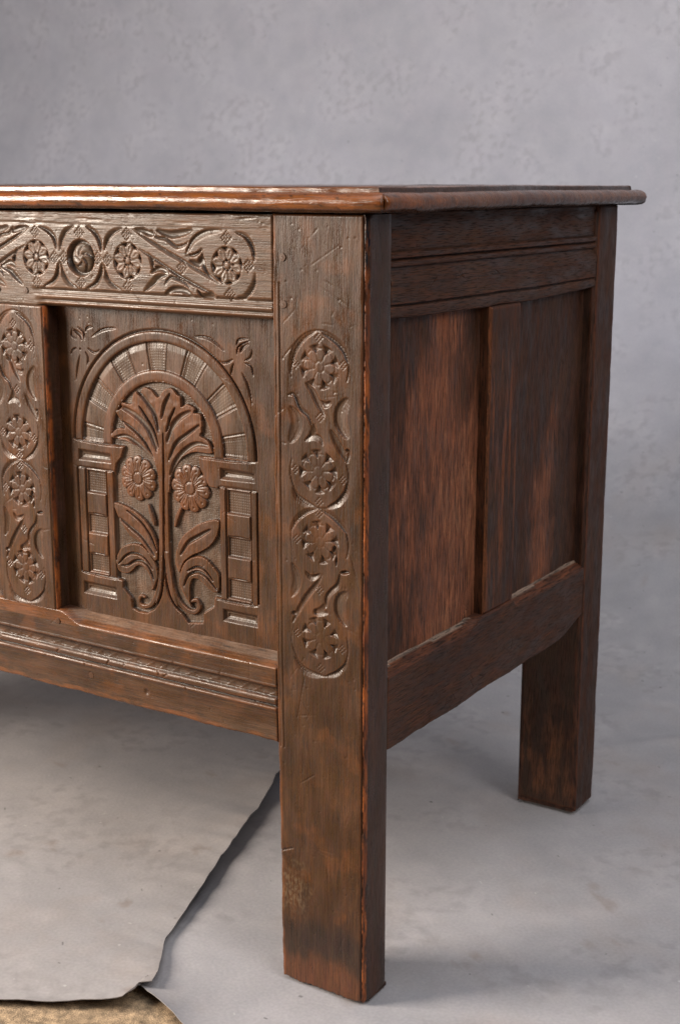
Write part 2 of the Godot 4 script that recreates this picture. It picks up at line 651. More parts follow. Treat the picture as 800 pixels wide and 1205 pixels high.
func facing_back(x: float, y: float, z: float) -> Transform3D:
	return Transform3D(Basis(Vector3(-1, 0, 0), Vector3(0, 1, 0), Vector3(0, 0, -1)), Vector3(x, y, z))


func patina_with_shade(x: float, y: float, i: int, j: int, upright: bool, seed_at: float) -> Color:
	# waxed front oak: brown, greyer where dusty, orange where rubbed, dusty in the cuts; hollows darkened by dirt and painted shade
	var a := noise_a.get_noise_2d(x * 0.011 + seed_at, y * 0.011)
	var b := noise_b.get_noise_2d(x * (0.06 if upright else 0.008), y * (0.008 if upright else 0.06) + seed_at)
	var c := BROWN.lerp(TAN, clampf(0.45 + 0.7 * a + 0.22 * b, 0.0, 1.0))
	c = c.lerp(ORANGE, clampf(0.9 * noise_a.get_noise_2d(x * 0.02 + 40.0 + seed_at, y * 0.02) - 0.15, 0.0, 0.24))
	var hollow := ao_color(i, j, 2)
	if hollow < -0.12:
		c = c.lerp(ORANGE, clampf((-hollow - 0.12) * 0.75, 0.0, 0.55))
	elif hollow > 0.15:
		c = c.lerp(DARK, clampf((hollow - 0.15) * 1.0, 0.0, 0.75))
	elif H[j * NX + i] < -0.7:      # dust and old wax in the cuts, with highlights on their facets painted in
		c = c.lerp(DUST * 0.75, 0.40 * clampf((-H[j * NX + i] - 0.7) * 1.2, 0.0, 1.0) * clampf(0.7 + 0.8 * a, 0.0, 1.0))
	return c


func scratch_marks(n: int, lo: Vector2, hi: Vector2, depth: float) -> void:
	for k in n:
		var p := Vector2(rng.randf_range(lo.x, hi.x), rng.randf_range(lo.y, hi.y))
		var d := Vector2.from_angle(rng.randf() * TAU) * rng.randf_range(3.0, 26.0)
		stroke(PackedVector2Array([p, p + d]), 0.8, depth * rng.randf_range(0.15, 0.45), 0.0, false, 0.2)
	for k in n * 2:
		dimple(Vector2(rng.randf_range(lo.x, hi.x), rng.randf_range(lo.y, hi.y)), rng.randf_range(0.8, 1.5), depth * rng.randf_range(0.2, 0.8))


func carve_stile() -> void:
	blank(89.0, 696.0, 0.75)
	undulate(0.5, false, 4.0)
	cut([17.8,565,18,574.1,21.9,586,31.3,596.8,42.9,602.3], 3.25, 2.3, -0.9)
	cut([48.9,601.9,61.8,596.1,70.8,587.8,74.9,576.7], 3.25, 2.3, -0.9)
	cut([18.9,468.5,23.2,460.9,31.9,455.9,42.9,453.2], 3.75, 2.3, 0.9)
	cut([53.9,454.6,64.7,459.9,72.4,469.5,74.6,478.9], 3.25, 2.3, 0.9)
	cut([17,536.9,23,528.8,22.9,519.6,16.8,507.8], 6.25, 2.3, 0.6)
	cut([74.1,548.1,67.8,538,67.8,527.7,74.1,516.9], 6.75, 2.3, -0.6)
	cut([14.5,547.2,20,548.9,23.1,545.9,27.8,537.1,35.5,531.3,39.4,521.1], 2.5, 2.3, -0.8)
	cut([32.6,559,39.5,552.4,44.9,542.5,51.8,532.1], 3.25, 2.3, 0.2)
	cut([44.9,544.4,52.6,541.8,57.9,544.9], 2.75, 2.3, 0.5)
	cut([57.1,521.5,63.2,511.7,70.1,502,74.2,495.9], 3.75, 2.3, 0.4)
	cut([32.3,509.9,39.3,513.9,46.3,512.6,49.4,507.7], 3.25, 2.3, 0.7)
	cut([39.4,525.1,40.1,518.6,35.4,512.9], 3, 2.3, 0.6)
	cut([70.1,502,74.6,505,73.9,495.9], 2.25, 2.3, 0)
	cut([16,429.3,21.4,440.2,31.8,449,44.5,453.2], 3, 2.3, -0.9)
	cut([46.1,453.4,58.5,449.1,67.8,442.3,73.9,435.1], 3.25, 2.3, -0.9)
	cut([19.2,317.2,26,308.5,37.4,304.3,50.3,304.4], 3.75, 2.3, 0.9)
	cut([51.9,304.7,63.1,309.3,71,317.1,73.3,322.4], 3, 2.3, 0.9)
	cut([17,401.2,21.8,392.2,21.7,382.5,16.4,371.6], 5, 2.3, 0.6)
	cut([73.7,383.8,67,375.9,67,364.9,73.3,355], 6, 2.3, -0.6)
	cut([31.5,396.4,36.3,391.7,41.9,392.5,47.4,396.1], 2.75, 2.3, 0.6)
	cut([49,396.3,41.8,385.6,33,374.5,24.8,362,17.3,347.4], 2.75, 2.3, 0.3)
	cut([52.1,370.7,47.3,364.4,42.5,361.1,55.2,362.7], 3.25, 2.3, 0.4)
	cut([67,399.1,64.7,389.2,58.4,382.7,53.7,376.5,52.9,366.7], 2.75, 2.3, -0.6)
	cut([67,400.4,76.3,402.1], 1.75, 2.3, 0)
	cut([16.6,356.4,23.1,356.8], 2.5, 2.3, 0.3)
	cut([58.5,411.4,61.6,421.3,63.1,405.3], 1.75, 2.3, 0)
	for s: Vector3 in [Vector3(46.5, 573, 0.1), Vector3(45.0, 485, 0.3), Vector3(46.6, 424, 0.2), Vector3(46.5, 339, 0.0)]:
		incised_flower(Vector2(s.x, s.y), 17.0, 8, s.z)
	for s: Vector3 in [Vector3(46.0, 573, 1), Vector3(46.0, 483, -1), Vector3(46.0, 424, 1), Vector3(46.0, 334, -1)]:
		var arc := PackedVector2Array()
		for k in 41:
			arc.append(Vector2(s.x, s.y) + Vector2.from_angle(s.z * lerpf(-0.35, PI + 0.35, k / 40.0)) * Vector2(29.2, 29.6))
		stroke(arc, 1.0, 0.9, 0.0, false, 0.5)
	for s: Vector2 in [Vector2(46, 597), Vector2(23, 574), Vector2(70, 576), Vector2(47, 531), Vector2(22, 485), Vector2(70, 481), Vector2(46, 459), Vector2(46, 449), Vector2(23, 424), Vector2(46, 382), Vector2(23, 340), Vector2(69, 333), Vector2(47, 312)]:
		dots(s, 3, 2.4, 1.0, 0.6)
	# the bead run down the left arris
	for x: float in [3.0, 7.0]:
		line([x, 230, x, 640], 0.9, 0.7)
	scratch_marks(60, Vector2(6, 10), Vector2(82, 690), 0.5)
	line([38, 655, 66, 672], 0.7, 0.1)
	line([14, 296, 30, 318], 0.7, 0.25)
	line([30, 300, 22, 262], 0.6, 0.35)
	line([0, 128, 14, 134], 1.2, 0.9)
	soften(2.2, 2.5, 3.0)


func stile_color(x: float, y: float, i: int, j: int) -> Color:
	var c := patina_with_shade(x, y, i, j, true, 2.0)
	# rubbed pale round the gouged patch, dark then ruddy at the foot
	var d := Vector2((x - 14.0) / 26.0, (y - 95.0) / 34.0).length() + 0.5 * noise_a.get_noise_2d(x * 0.06, y * 0.06)
	c = c.lerp(Color(0.22, 0.155, 0.095), 0.6 * smoothstep(1.0, 0.2, d) * clampf(0.45 + 2.2 * noise_b.get_noise_2d(x * 0.28, y * 0.16), 0.0, 1.0))
	var foot := y + 14.0 * noise_a.get_noise_2d(x * 0.05, 7.0)
	c = c.lerp(DARK * 2.0, 0.6 * smoothstep(75.0, 55.0, foot) * smoothstep(22.0, 38.0, foot))
	c = c.lerp(RUST, 0.6 * smoothstep(36.0, 18.0, foot))
	if x < 4.0:
		c = c.lerp(ORANGE, 0.45 * clampf(0.5 + 1.5 * noise_a.get_noise_2d(y * 0.02, 3.0), 0.0, 1.0))
	return c


func arris_color(x: float, y: float, i: int, j: int) -> Color:
	var c := Color(0.36, 0.108, 0.027).lerp(Color(0.15, 0.045, 0.018), clampf(0.35 + 1.6 * noise_a.get_noise_2d(y * 0.012, 9.0), 0.0, 1.0))
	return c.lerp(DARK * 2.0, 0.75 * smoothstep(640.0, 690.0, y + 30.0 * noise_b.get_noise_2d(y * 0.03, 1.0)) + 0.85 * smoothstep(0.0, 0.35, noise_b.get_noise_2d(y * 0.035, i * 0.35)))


func return_color(x: float, y: float, i: int, j: int) -> Color:
	var a := noise_a.get_noise_2d(y * 0.006, i * 0.3 + 3.0)
	return SIDE.lerp(Color(0.050, 0.028, 0.019), clampf(0.5 + a, 0.0, 1.0))


func side_color(x: float, y: float, i: int, j: int, upright: bool, seed_at: float, worn: float) -> Color:
	var a := noise_a.get_noise_2d(x * 0.008 + seed_at, y * 0.008)
	var b := noise_b.get_noise_2d(x * (0.10 if upright else 0.012) + seed_at, y * (0.012 if upright else 0.10))
	var c := SIDE.lerp(Color(0.085, 0.053, 0.036), clampf(0.4 + 0.9 * a, 0.0, 1.0))
	c = c.lerp(RUST, clampf(worn * (0.35 + 1.1 * b + 0.9 * a), 0.0, 0.9))
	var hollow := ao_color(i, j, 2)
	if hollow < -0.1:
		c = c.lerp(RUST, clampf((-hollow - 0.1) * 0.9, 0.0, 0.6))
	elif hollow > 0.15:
		c = c.lerp(DARK, clampf(hollow * 0.8, 0.0, 0.6))  # grooves darkened: dirt together with painted occlusion shade
	return c


func carve_panel() -> void:
	blank(262.5, 307.0, 0.62)
	undulate(0.5, false, 9.0)
	var mid := 123.5
	var spring := 181.0
	# the ground: within the inner arch, between the columns and down to the scrolls
	var g := []
	for k in 25:
		var t := PI * k / 24.0
		g.append_array([mid + 60.5 * cos(t), spring + 60.5 * sin(t)])
	g.append_array([mid - 60.5, 177, 78, 177, 74, 167, 67.5, 160, 66, 153, 64.5, 148, 64.5, 47, 71, 46, 71, 39, 81, 30, 82, 20.6, 90, 18, 100, 18, 109, 24, 116, 45, 121, 82, 128, 82, 134, 44, 140, 27, 150, 17, 168, 20, 169, 30, 181, 38, 182, 47, 189, 47, 189, 150, 178, 151, 168, 167, 167, 177, mid + 60.5, 177])
	sink(g, 3.6, 0.9)
	for j in NY:
		for i in NX:
			if H[j * NX + i] < -2.9:
				var x := i * CX
				var y := j * CY
				var row := floorf(y / 1.9)
				var q := Vector2(fposmod(x + 0.95 * fmod(row, 2.0) + 0.9 * noise_c.get_noise_2d(x * 0.3, y * 0.3), 1.9) - 0.95, fposmod(y + 0.7 * noise_c.get_noise_2d(x * 0.2, y * 0.2 + 9.0), 1.9) - 0.95)
				H[j * NX + i] += 0.26 * smoothstep(0.35, 1.0, q.length())
	# the two bands of the arch and the voussoirs between them
	for j in NY:
		for i in NX:
			var x := i * CX
			var y := j * CY
			if y < 179.0:
				continue
			var d := Vector2(x - mid, y - spring).length()
			if d > 110.0 or d < 58.0:
				continue
			var a := rad_to_deg(Vector2(x - mid, y - spring).angle())
			var h := H[j * NX + i]
			if d > 106.0:
				h -= 2.6 * clampf((109.0 - d) / 2.2, 0.0, 1.0) * clampf((d - 105.9) / 0.5, 0.0, 1.0)
			elif d > 97.0:
				h -= 0.9 * pow(absf(d - 101.5) / 4.5, 6.0)
			elif d > 71.0:
				h -= 1.9 * clampf((97.0 - d) / 0.8, 0.0, 1.0) * clampf((d - 70.5) / 0.8, 0.0, 1.0) + 0.8 * clampf((d - 90.0) / 6.0, 0.0, 1.0)
				var f := (a + 1.4) / 14.4
				var lane := fposmod(f, 1.0)
				var arc := minf(lane, 1.0 - lane) * deg_to_rad(14.4) * d
				if int(floorf(f)) % 2 == 0:
					h -= 0.9 * clampf(arc / 3.0, 0.0, 1.0)
					var ru := floorf((d - 71.0) / 2.5)
					var q := Vector2(fposmod(d - 71.0, 2.5) - 1.25, fposmod(lane * 0.2513 * 84.0, 2.5) - 1.25)
					h -= 0.32 * smoothstep(1.0, 0.3, q.length()) * (1.0 if arc < 5.0 else 0.35) if ru >= 0.0 and arc > 1.5 else 0.0
				h -= 1.1 * clampf(1.2 - arc / 1.0, 0.0, 1.0)
			elif d > 60.5:
				h = minf(h, -0.2 - 0.9 * pow(absf(d - 65.7) / 5.2, 6.0))
			H[j * NX + i] = h
	# capitals, columns and plinths; the right-hand set stands a little lower and wider
	for s in 2:
		var x0 := 19.5 if s == 0 else 189.6
		var x1 := 64.0 if s == 0 else 231.0
		var f := 9.5 if s == 0 else 7.2
		cut([x0 - 4, 178.8, 0.5 * (x0 + x1) + (5.0 if s == 0 else -6.0), 178, x1 + (13.0 if s == 0 else 1.0), 177.4] if s == 0 else [167.5, 176.8, 200, 177.6, 231, 178.6], 1.9, 2.4, -0.9)
		sink([x0 + 1, 158.8, x1 - 2, 159.4, x1 - 2, 169, x0 + 1, 170], 3.0, 3.2)
		sink([x0 + 4.5, 162.2, x1 - 6, 162.8, x1 - 6, 166, x0 + 4.5, 166.4], 3.8, 1.4)
		cut([x0 - 1, 152.5, 0.5 * (x0 + x1), 152.2, x1 + 2, 152.6], 1.7, 2.2, -0.9)
		for e: float in [x0 - 0.6, x0 + f, x1 - f * 0.95, x1 + 0.4]:
			line([e, 49, e, 151], 1.15, 1.7)
		var top := 151.0
		var k := 0
		for low: float in [128.0, 107.4, 87.9, 68.0, 49.0]:
			if k % 2 == 0:
				sink([x0 + f + 0.7, low, x1 - f - 0.3, low, x1 - f - 0.3, top, x0 + f + 0.7, top], 2.3, 1.6)
				var y := low + 3.0
				while y < top - 1.5:
					var x := x0 + f + 3.0
					while x < x1 - f - 2.0:
						dimple(Vector2(x, y), 0.95, 0.28)
						x += 2.4
					y += 2.4
			else:
				cut([x0 + f + 1, low, 0.5 * (x0 + x1), low, x1 - f - 0.5, low], 1.3, 2.0, 0.9)
			top = low
			k += 1
		cut([x0 - 1.5, 47.8, 0.5 * (x0 + x1), 47.5, x1 + (7.0 if s == 0 else 0.5), 47] if s == 0 else [181.5, 46.6, 206, 46.6, 231.5, 46.8], 1.8, 2.4, -0.9)
		sink([x0 + 1, 26.2, x1 - 0.6, 26.2, x1 - 0.6, 38.2, x0 + 1, 38.6], 3.0, 3.0)
		sink([x0 + 5, 29.4, x1 - 4, 29.2, x1 - 4, 34.6, x0 + 5, 35], 3.8, 1.4)
	raise_leaf([119.7,138.1,118.6,151.1,111.8,167.2,95.6,177.9,80.7,182.9,65.4,184.1,63.5,187.8,71,193.8,80.4,195,74.8,202.6,70.4,209.3,76.2,213.7,77.6,218.4,89,218.1,90.9,224.6,94.2,230.3,100.1,226.7,103.3,234.3,112.8,233.4,120.6,226.8,128.2,234.5,137.1,236.4,143.3,231.2,147.3,229.2,147.5,220.7,154.2,223.5,162.8,220.5,161.9,216.1,169.7,215.1,170.5,201.2,168.4,196.2,176.9,192.4,181.6,184.7,180.5,181.1,160.8,180.3,144.6,172,134.4,158,131.3,139.5])
	raise_leaf([114.3,73.2,110.1,72.6,97.1,85.5,82.1,92.2,71.4,103.6,65,114.9,63.8,121.7,81.6,119,98.2,111.1,109.5,99.3,115.2,84.1])
	raise_leaf([114.5,55.8,113.2,66.4,105.2,77.3,95.4,84,85.2,84.5,72.9,80.1,65.6,71.6,63.9,61.8,67.4,54.7,76.9,54.1,84,58.6,89.4,63.5,96.2,63.8,102,59.3,105.9,51.8,106.4,42.3,109.3,44.8])
	raise_leaf([136.2,72.5,137.4,83.3,143.6,97.3,155.3,108.1,169.9,116.5,187.4,120.7,186.3,108.4,178.9,97,167.5,88.9,156.1,83.3,146.1,75.3,140.8,63.8])
	raise_leaf([140.5,53.1,141.7,64,147.8,75.5,159.3,82.5,170.6,82.8,179.9,76.3,186.9,68.2,186,53.7,179.3,52,169.9,57.7,161.9,61.8,155.4,60.1,152.7,52.4,152.3,39,154.6,32.6,146.7,42.1])
	ridge([124.4,202.2,122.2,154.5,120.8,122.1,119.8,89.4,117.6,56.2,112.1,38.7,104.4,27.3,94.8,24.1,89.7,27.4,92.1,33.7,97.3,33.8], 2.8)
	ridge([128.8,202.6,127.6,155.1,126.8,122.9,126.7,90.4,128.3,57.8,135.8,39.2,146.7,30.2,156.7,28.6,162.9,34.5,160.1,40.6,154,38.8], 3.024)
	ridge([105.2,125.1,109,114.9,112,106.1], 2.016)
	ridge([144.6,127.3,139.4,117.5,136.6,108], 2.016)
	gouge([97,231.3,108.2,220.9,116.7,210.2,120.4,195.2], 3.12)
	gouge([98.1,216.9,106.8,206.7,114.5,195.9,119.7,181], 1.95)
	gouge([76.7,214.7,93.5,208.1,108,196.6,117.9,176.9], 3.38)
	gouge([77.3,200.9,89.6,194.9,102.5,185.1,114.3,168.8], 2.21)
	gouge([66.8,184.6,80.9,187.3,95.7,180.9,110.2,169,118.1,151], 2.86)
	gouge([135,231.4,128.2,221.3,124.5,208.3], 2.47)
	gouge([140.5,219.2,134.2,208.6,129.6,196], 1.69)
	gouge([158.4,217.3,145.8,210.9,135.9,200.5,130.5,187.2], 3.38)
	gouge([167.8,205.7,153.3,195.8,140.2,186.2,131.9,170.6], 2.34)
	gouge([177.5,187.8,164.2,188.2,151.3,181.6,139.7,170.2,133,156.6], 2.99)
	gouge([69.9,107.4,82.4,100.3,95.7,92.7,111.1,76.8], 2.21)
	gouge([78.9,116,94.7,108,106,96.1,114.1,81.3], 1.56)
	gouge([66.5,62.4,76,71.7,86.5,75.4,98.3,72.9,108.4,63], 1.43)
	gouge([70,61,77.3,62.1,86.1,67.5,94.7,68.8,103,64.6,109,53.6], 1.69)
	gouge([142.8,82.4,151.6,94.5,164.7,102.8,178,110.6], 2.47)
	gouge([145.7,52.6,150.6,62.7,160.5,68.2,170.1,66.3,177.9,60.3,183.5,55], 1.69)
	gouge([150.4,67.7,160.6,72.9,170.3,71.6,179.9,62.6], 1.43)
	gouge([121.1,48.4,122.9,89.9,124.5,138.7,125.8,194.5], 1.3)
	gouge([122.3,81.6,121.3,56.7,117.3,37.8,108.5,24.7,96.8,20.2,84.1,20.6], 1.56)
	gouge([122.6,81.6,125.1,53.2,131.6,35.2,144.5,25.7,158.5,23.1,166.6,26.1], 1.56)
	scalloped_flower(Vector2(93.6, 148.5), 21.5, 10, 0.3)
	scalloped_flower(Vector2(155.3, 146.0), 22.3, 10, 0.1)
	cut([19.9,285.1,17.8,277.9,25.4,273.8], 1.2, 2, 0.9)
	cut([26.1,286.1,33.6,281.4,34.1,273.7], 1.2, 2, -0.9)
	cut([20.7,283.2,29.1,278.5,30.6,274.1], 2.08, 2, 0)
	cut([36.2,281.5,38.2,285.5,45.1,286.9], 1.44, 2, 0.9)
	cut([43.8,277.5,56.9,284.6,73.9,287.4], 1.6, 2, 0.9)
	cut([37.2,267.4,45.6,263.4,53.4,266.5], 1.28, 2, -0.9)
	cut([16.7,259.6,18.7,263.7,24.1,266], 1.2, 2, 0.8)
	cut([28.1,260.4,23.9,248.4,21.4,235.1], 1.44, 2, 0.9)
	cut([34.4,263.4,37.6,258.4,36.3,250.5], 1.28, 2, 0.8)
	cut([166.2,285.2,182.3,283.7,198,274.4], 1.6, 2, 0.9)
	cut([211.7,280,214,284.9,224.4,286.2], 1.28, 2, 0.9)
	cut([215.3,274.3,218.3,279.2,224.3,282.6], 2.08, 2, 0)
	cut([211.5,272.2,213.9,279.6,225.8,285.1], 0.8, 2, 0)
	cut([219.6,267.4,225.6,270.7,227.9,278], 1.28, 2, -0.9)
	cut([191,265.4,198.5,264.1,207.7,267.8], 1.2, 2, -0.9)
	cut([204.3,252.4,206,259.8,208.3,264.8], 1.2, 2, -0.9)
	cut([216.4,256.9,222.9,245.3,227.1,228.7], 1.44, 2, 0.8)
	cut([219.6,265.6,226.9,262.5,229,254.2], 1.04, 2, -0.8)
	dimple(Vector2(28.5, 265.5), 1.2, 1.2)
	scratch_marks(40, Vector2(4, 4), Vector2(258, 300), 0.4)


func panel_color(x: float, y: float, i: int, j: int) -> Color:
	var c := patina_with_shade(x, y, i, j, true, 14.0)
	var h := H[j * NX + i]
	if h < -2.2:      # grey dust and old wax lie in the ground of the carving
		c = c.lerp(DUST, clampf(0.30 + 0.5 * noise_a.get_noise_2d(x * 0.05, y * 0.05), 0.0, 0.7) * clampf((-h - 2.2) / 0.7, 0.0, 1.0))
	# the arch and its foliage are rubbed ruddy
	var d := Vector2((x - 124.0) / 75.0, (y - 170.0) / 95.0).length()
	if h > -2.0:
		c = c.lerp(Color(0.19, 0.072, 0.027), 0.60 * smoothstep(1.25, 0.6, d) * clampf(0.75 + 0.6 * noise_a.get_noise_2d(x * 0.04, y * 0.04), 0.3, 1.0))
	return c


func carve_rail(length: float) -> void:
	blank(length, 86.5, 1.0)
	var at := length - 312.5      # the bays are laid out from the right-hand end
	undulate(0.5, true, 20.0)
	rail_bay(false, at)
	for k in 4:
		rail_bay(true, at - 221.0 * k)
	for k in 4:
		swirl_boss(Vector2(99.7 + at - 220.5 * k, 45.5), 16.6)
		for s: Vector2 in [Vector2(0, 22.5), Vector2(0, -22.0)]:
			dots(Vector2(99.0 + at - 220.5 * k, 45.5) + s, 4, 2.3, 1.0, 1.3)
	cut([at - 600.0, 74.8, at - 100.0, 75.3, at + 300.0, 74.6], 0.9, 0.7, 0.0)
	# open grain of the top edge
	for k in 90:
		var p := Vector2(rng.randf_range(0, length), rng.randf_range(73, 88))
		stroke(PackedVector2Array([p, p + Vector2(rng.randf_range(10, 50), rng.randf_range(-2.5, 1.0))]), 0.7, rng.randf_range(0.3, 0.9), 0.0, false, 0.1)
	scratch_marks(90, Vector2(4, 4), Vector2(length - 4, 86), 0.4)
	# the run moulding above each panel, stopped short of the muntins
	for j in range(0, int(19.0 / CY)):
		for i in NX:
			var x := i * CX
			var y := j * CY
			var open := 0.0
			for k in 3:
				var r := length - 336.7 * k
				open = maxf(open, smoothstep(r - 272.0, r - 258.0, x + 0.4 * y) * (1.0 if k == 0 else smoothstep(r + 8.0, r - 4.0, x - 0.4 * y)))
			var m := 0.0
			if y > 12.2:
				m = -2.6 * sin(PI * clampf((y - 12.2) / 5.6, 0.0, 1.0)) if y < 17.8 else 0.0
			elif y > 6.6:
				m = -0.4 - 2.2 * pow((y - 9.4) / 2.8, 2.0) 
			elif y > 5.6:
				m = -3.4
			else:
				m = -1.8 - 3.0 * pow((y - 3.6) / 2.4, 2.0) if y > 0.8 else -6.0
			H[j * NX + i] += m * open
	soften(0.8, 0.8, 6.0)


func rail_color(x: float, y: float, i: int, j: int) -> Color:
	var c := patina_with_shade(x, y, i, j, false, 33.0)
	c = c.lerp(Color(0.17, 0.115, 0.08), 0.35)
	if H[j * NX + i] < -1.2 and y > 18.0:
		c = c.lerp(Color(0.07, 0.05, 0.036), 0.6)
	return c


func carve_bottom_rail(length: float) -> void:
	# y 0 is the lower edge (0.2315 m above the floor)
	blank(length, 82.0, 1.0)
	undulate(0.6, true, 51.0)
	for j in NY:
		for i in NX:
			var x := i * CX
			var y := j * CY
			var h := 0.0
			# two sunk mouldings with a nulled hollow between them
			if y > 51.6 and y < 56.0:
				h = 0.7 - 1.6 * absf(y - 53.8) / 2.2
			elif y > 43.0 and y <= 51.6:
				h = -1.7 - 0.9 * sin(PI * (y - 43.0) / 8.6)
				h += 0.45 * smoothstep(0.22, 0.0, absf(sin(PI * (y - 43.0) / 8.6) - 0.55 - 0.45 * sin(x * 0.33 + 1.6 * sin(x * 0.07))))
			elif y > 35.0 and y <= 43.0:
				h = -2.2 + 3.0 * sqrt(maxf(0.0, 1.0 - pow((y - 39.0) / 4.0, 2.0)))
			elif y > 33.6 and y <= 35.0:
				h = -2.4
			elif y > 28.5 and y <= 33.6:
				h = -1.4 + 1.8 * sqrt(maxf(0.0, 1.0 - pow((y - 31.1) / 2.5, 2.0)))
			elif y <= 28.5:
				h = -0.6 - 0.02 * (28.5 - y)
			# the stopped chamfer under each panel
			var open := 0.0
			for k in 3:
				var r := length - 336.7 * k
				open = maxf(open, smoothstep(r - 260.5, r - 232.0, x) * (1.0 if k == 0 else smoothstep(r - 2.0, r - 30.0, x)))
			var lip := 82.0 - 10.6 * open
			if y > lip - 1.0:
				h -= clampf((y - lip + 1.0) / 10.0, 0.0, 1.0) * 17.5
			H[j * NX + i] += h
	dimple(Vector2(length - 222.0, 22.0), 3.0, 1.0)
	dimple(Vector2(length - 152.0, 18.0), 3.5, 1.2)
	scratch_marks(90, Vector2(4, 4), Vector2(length - 4, 68), 0.5)
	soften(1.6, 2.0, 15.0)


func bottom_rail_color(x: float, y: float, i: int, j: int) -> Color:
	var c := patina_with_shade(x, y, i, j, false, 71.0)
	var n := noise_a.get_noise_2d(x * 0.03, y * 0.05)
	if y > 68.0:
		c = c.lerp(ORANGE, 0.35 + 0.4 * clampf(n + 0.2, 0.0, 1.0))
	if y > 74.5 and H[j * NX + i] < -6.0:
		c = c.lerp(DUST, 0.5 + 0.5 * n)
	if y < 6.0:
		c = c.lerp(ORANGE, clampf(0.3 + n, 0.0, 0.6))
	return c


func peg(parent: Node, at: Vector3, side: bool, r := 0.0042) -> void:
	var st := SurfaceTool.new()
	st.begin(Mesh.PRIMITIVE_TRIANGLES)
	var n := 10
	var rim := []
	for k in n:
		var a := TAU * k / n
		rim.append(Vector2(cos(a), sin(a)) * r * rng.randf_range(0.88, 1.08))
	st.set_color(BROWN.lerp(TAN, 0.6))
	st.set_smooth_group(-1)
	for k in n:
		var p: Vector2 = rim[k]
		var q: Vector2 = rim[(k + 1) % n]
		st.set_uv(Vector2(0.3, 0.3)); st.add_vertex(Vector3(0, 0, 0.0007))
		st.set_uv(Vector2(0.31, 0.3)); st.add_vertex(Vector3(q.x * 0.8, q.y * 0.8, 0.0006))
		st.set_uv(Vector2(0.3, 0.31)); st.add_vertex(Vector3(p.x * 0.8, p.y * 0.8, 0.0006))
		for t: Array in [[p, 0.8, 0.0006, q, 0.8, 0.0006, p, 1.0, -0.002], [q, 0.8, 0.0006, q, 1.0, -0.002, p, 1.0, -0.002]]:
			for m in 3:
				var b: Vector2 = t[m * 3]
				st.set_uv(Vector2(0.3, 0.3))
				st.add_vertex(Vector3(b.x * t[m * 3 + 1], b.y * t[m * 3 + 1], t[m * 3 + 2]))
	st.generate_normals()
	var o := commit("peg", parent, st.commit(), oak)
	o.transform = facing_right(at.x, at.y, at.z) if side else facing_front(at.x, at.y, at.z)


# ---------------------------------------------------------------- the coffer

const PANEL_W := 0.2625
const MUNTIN_W := 0.0742
const DEPTH := 0.5215
const LEFT := -1.1199      # left end of the coffer


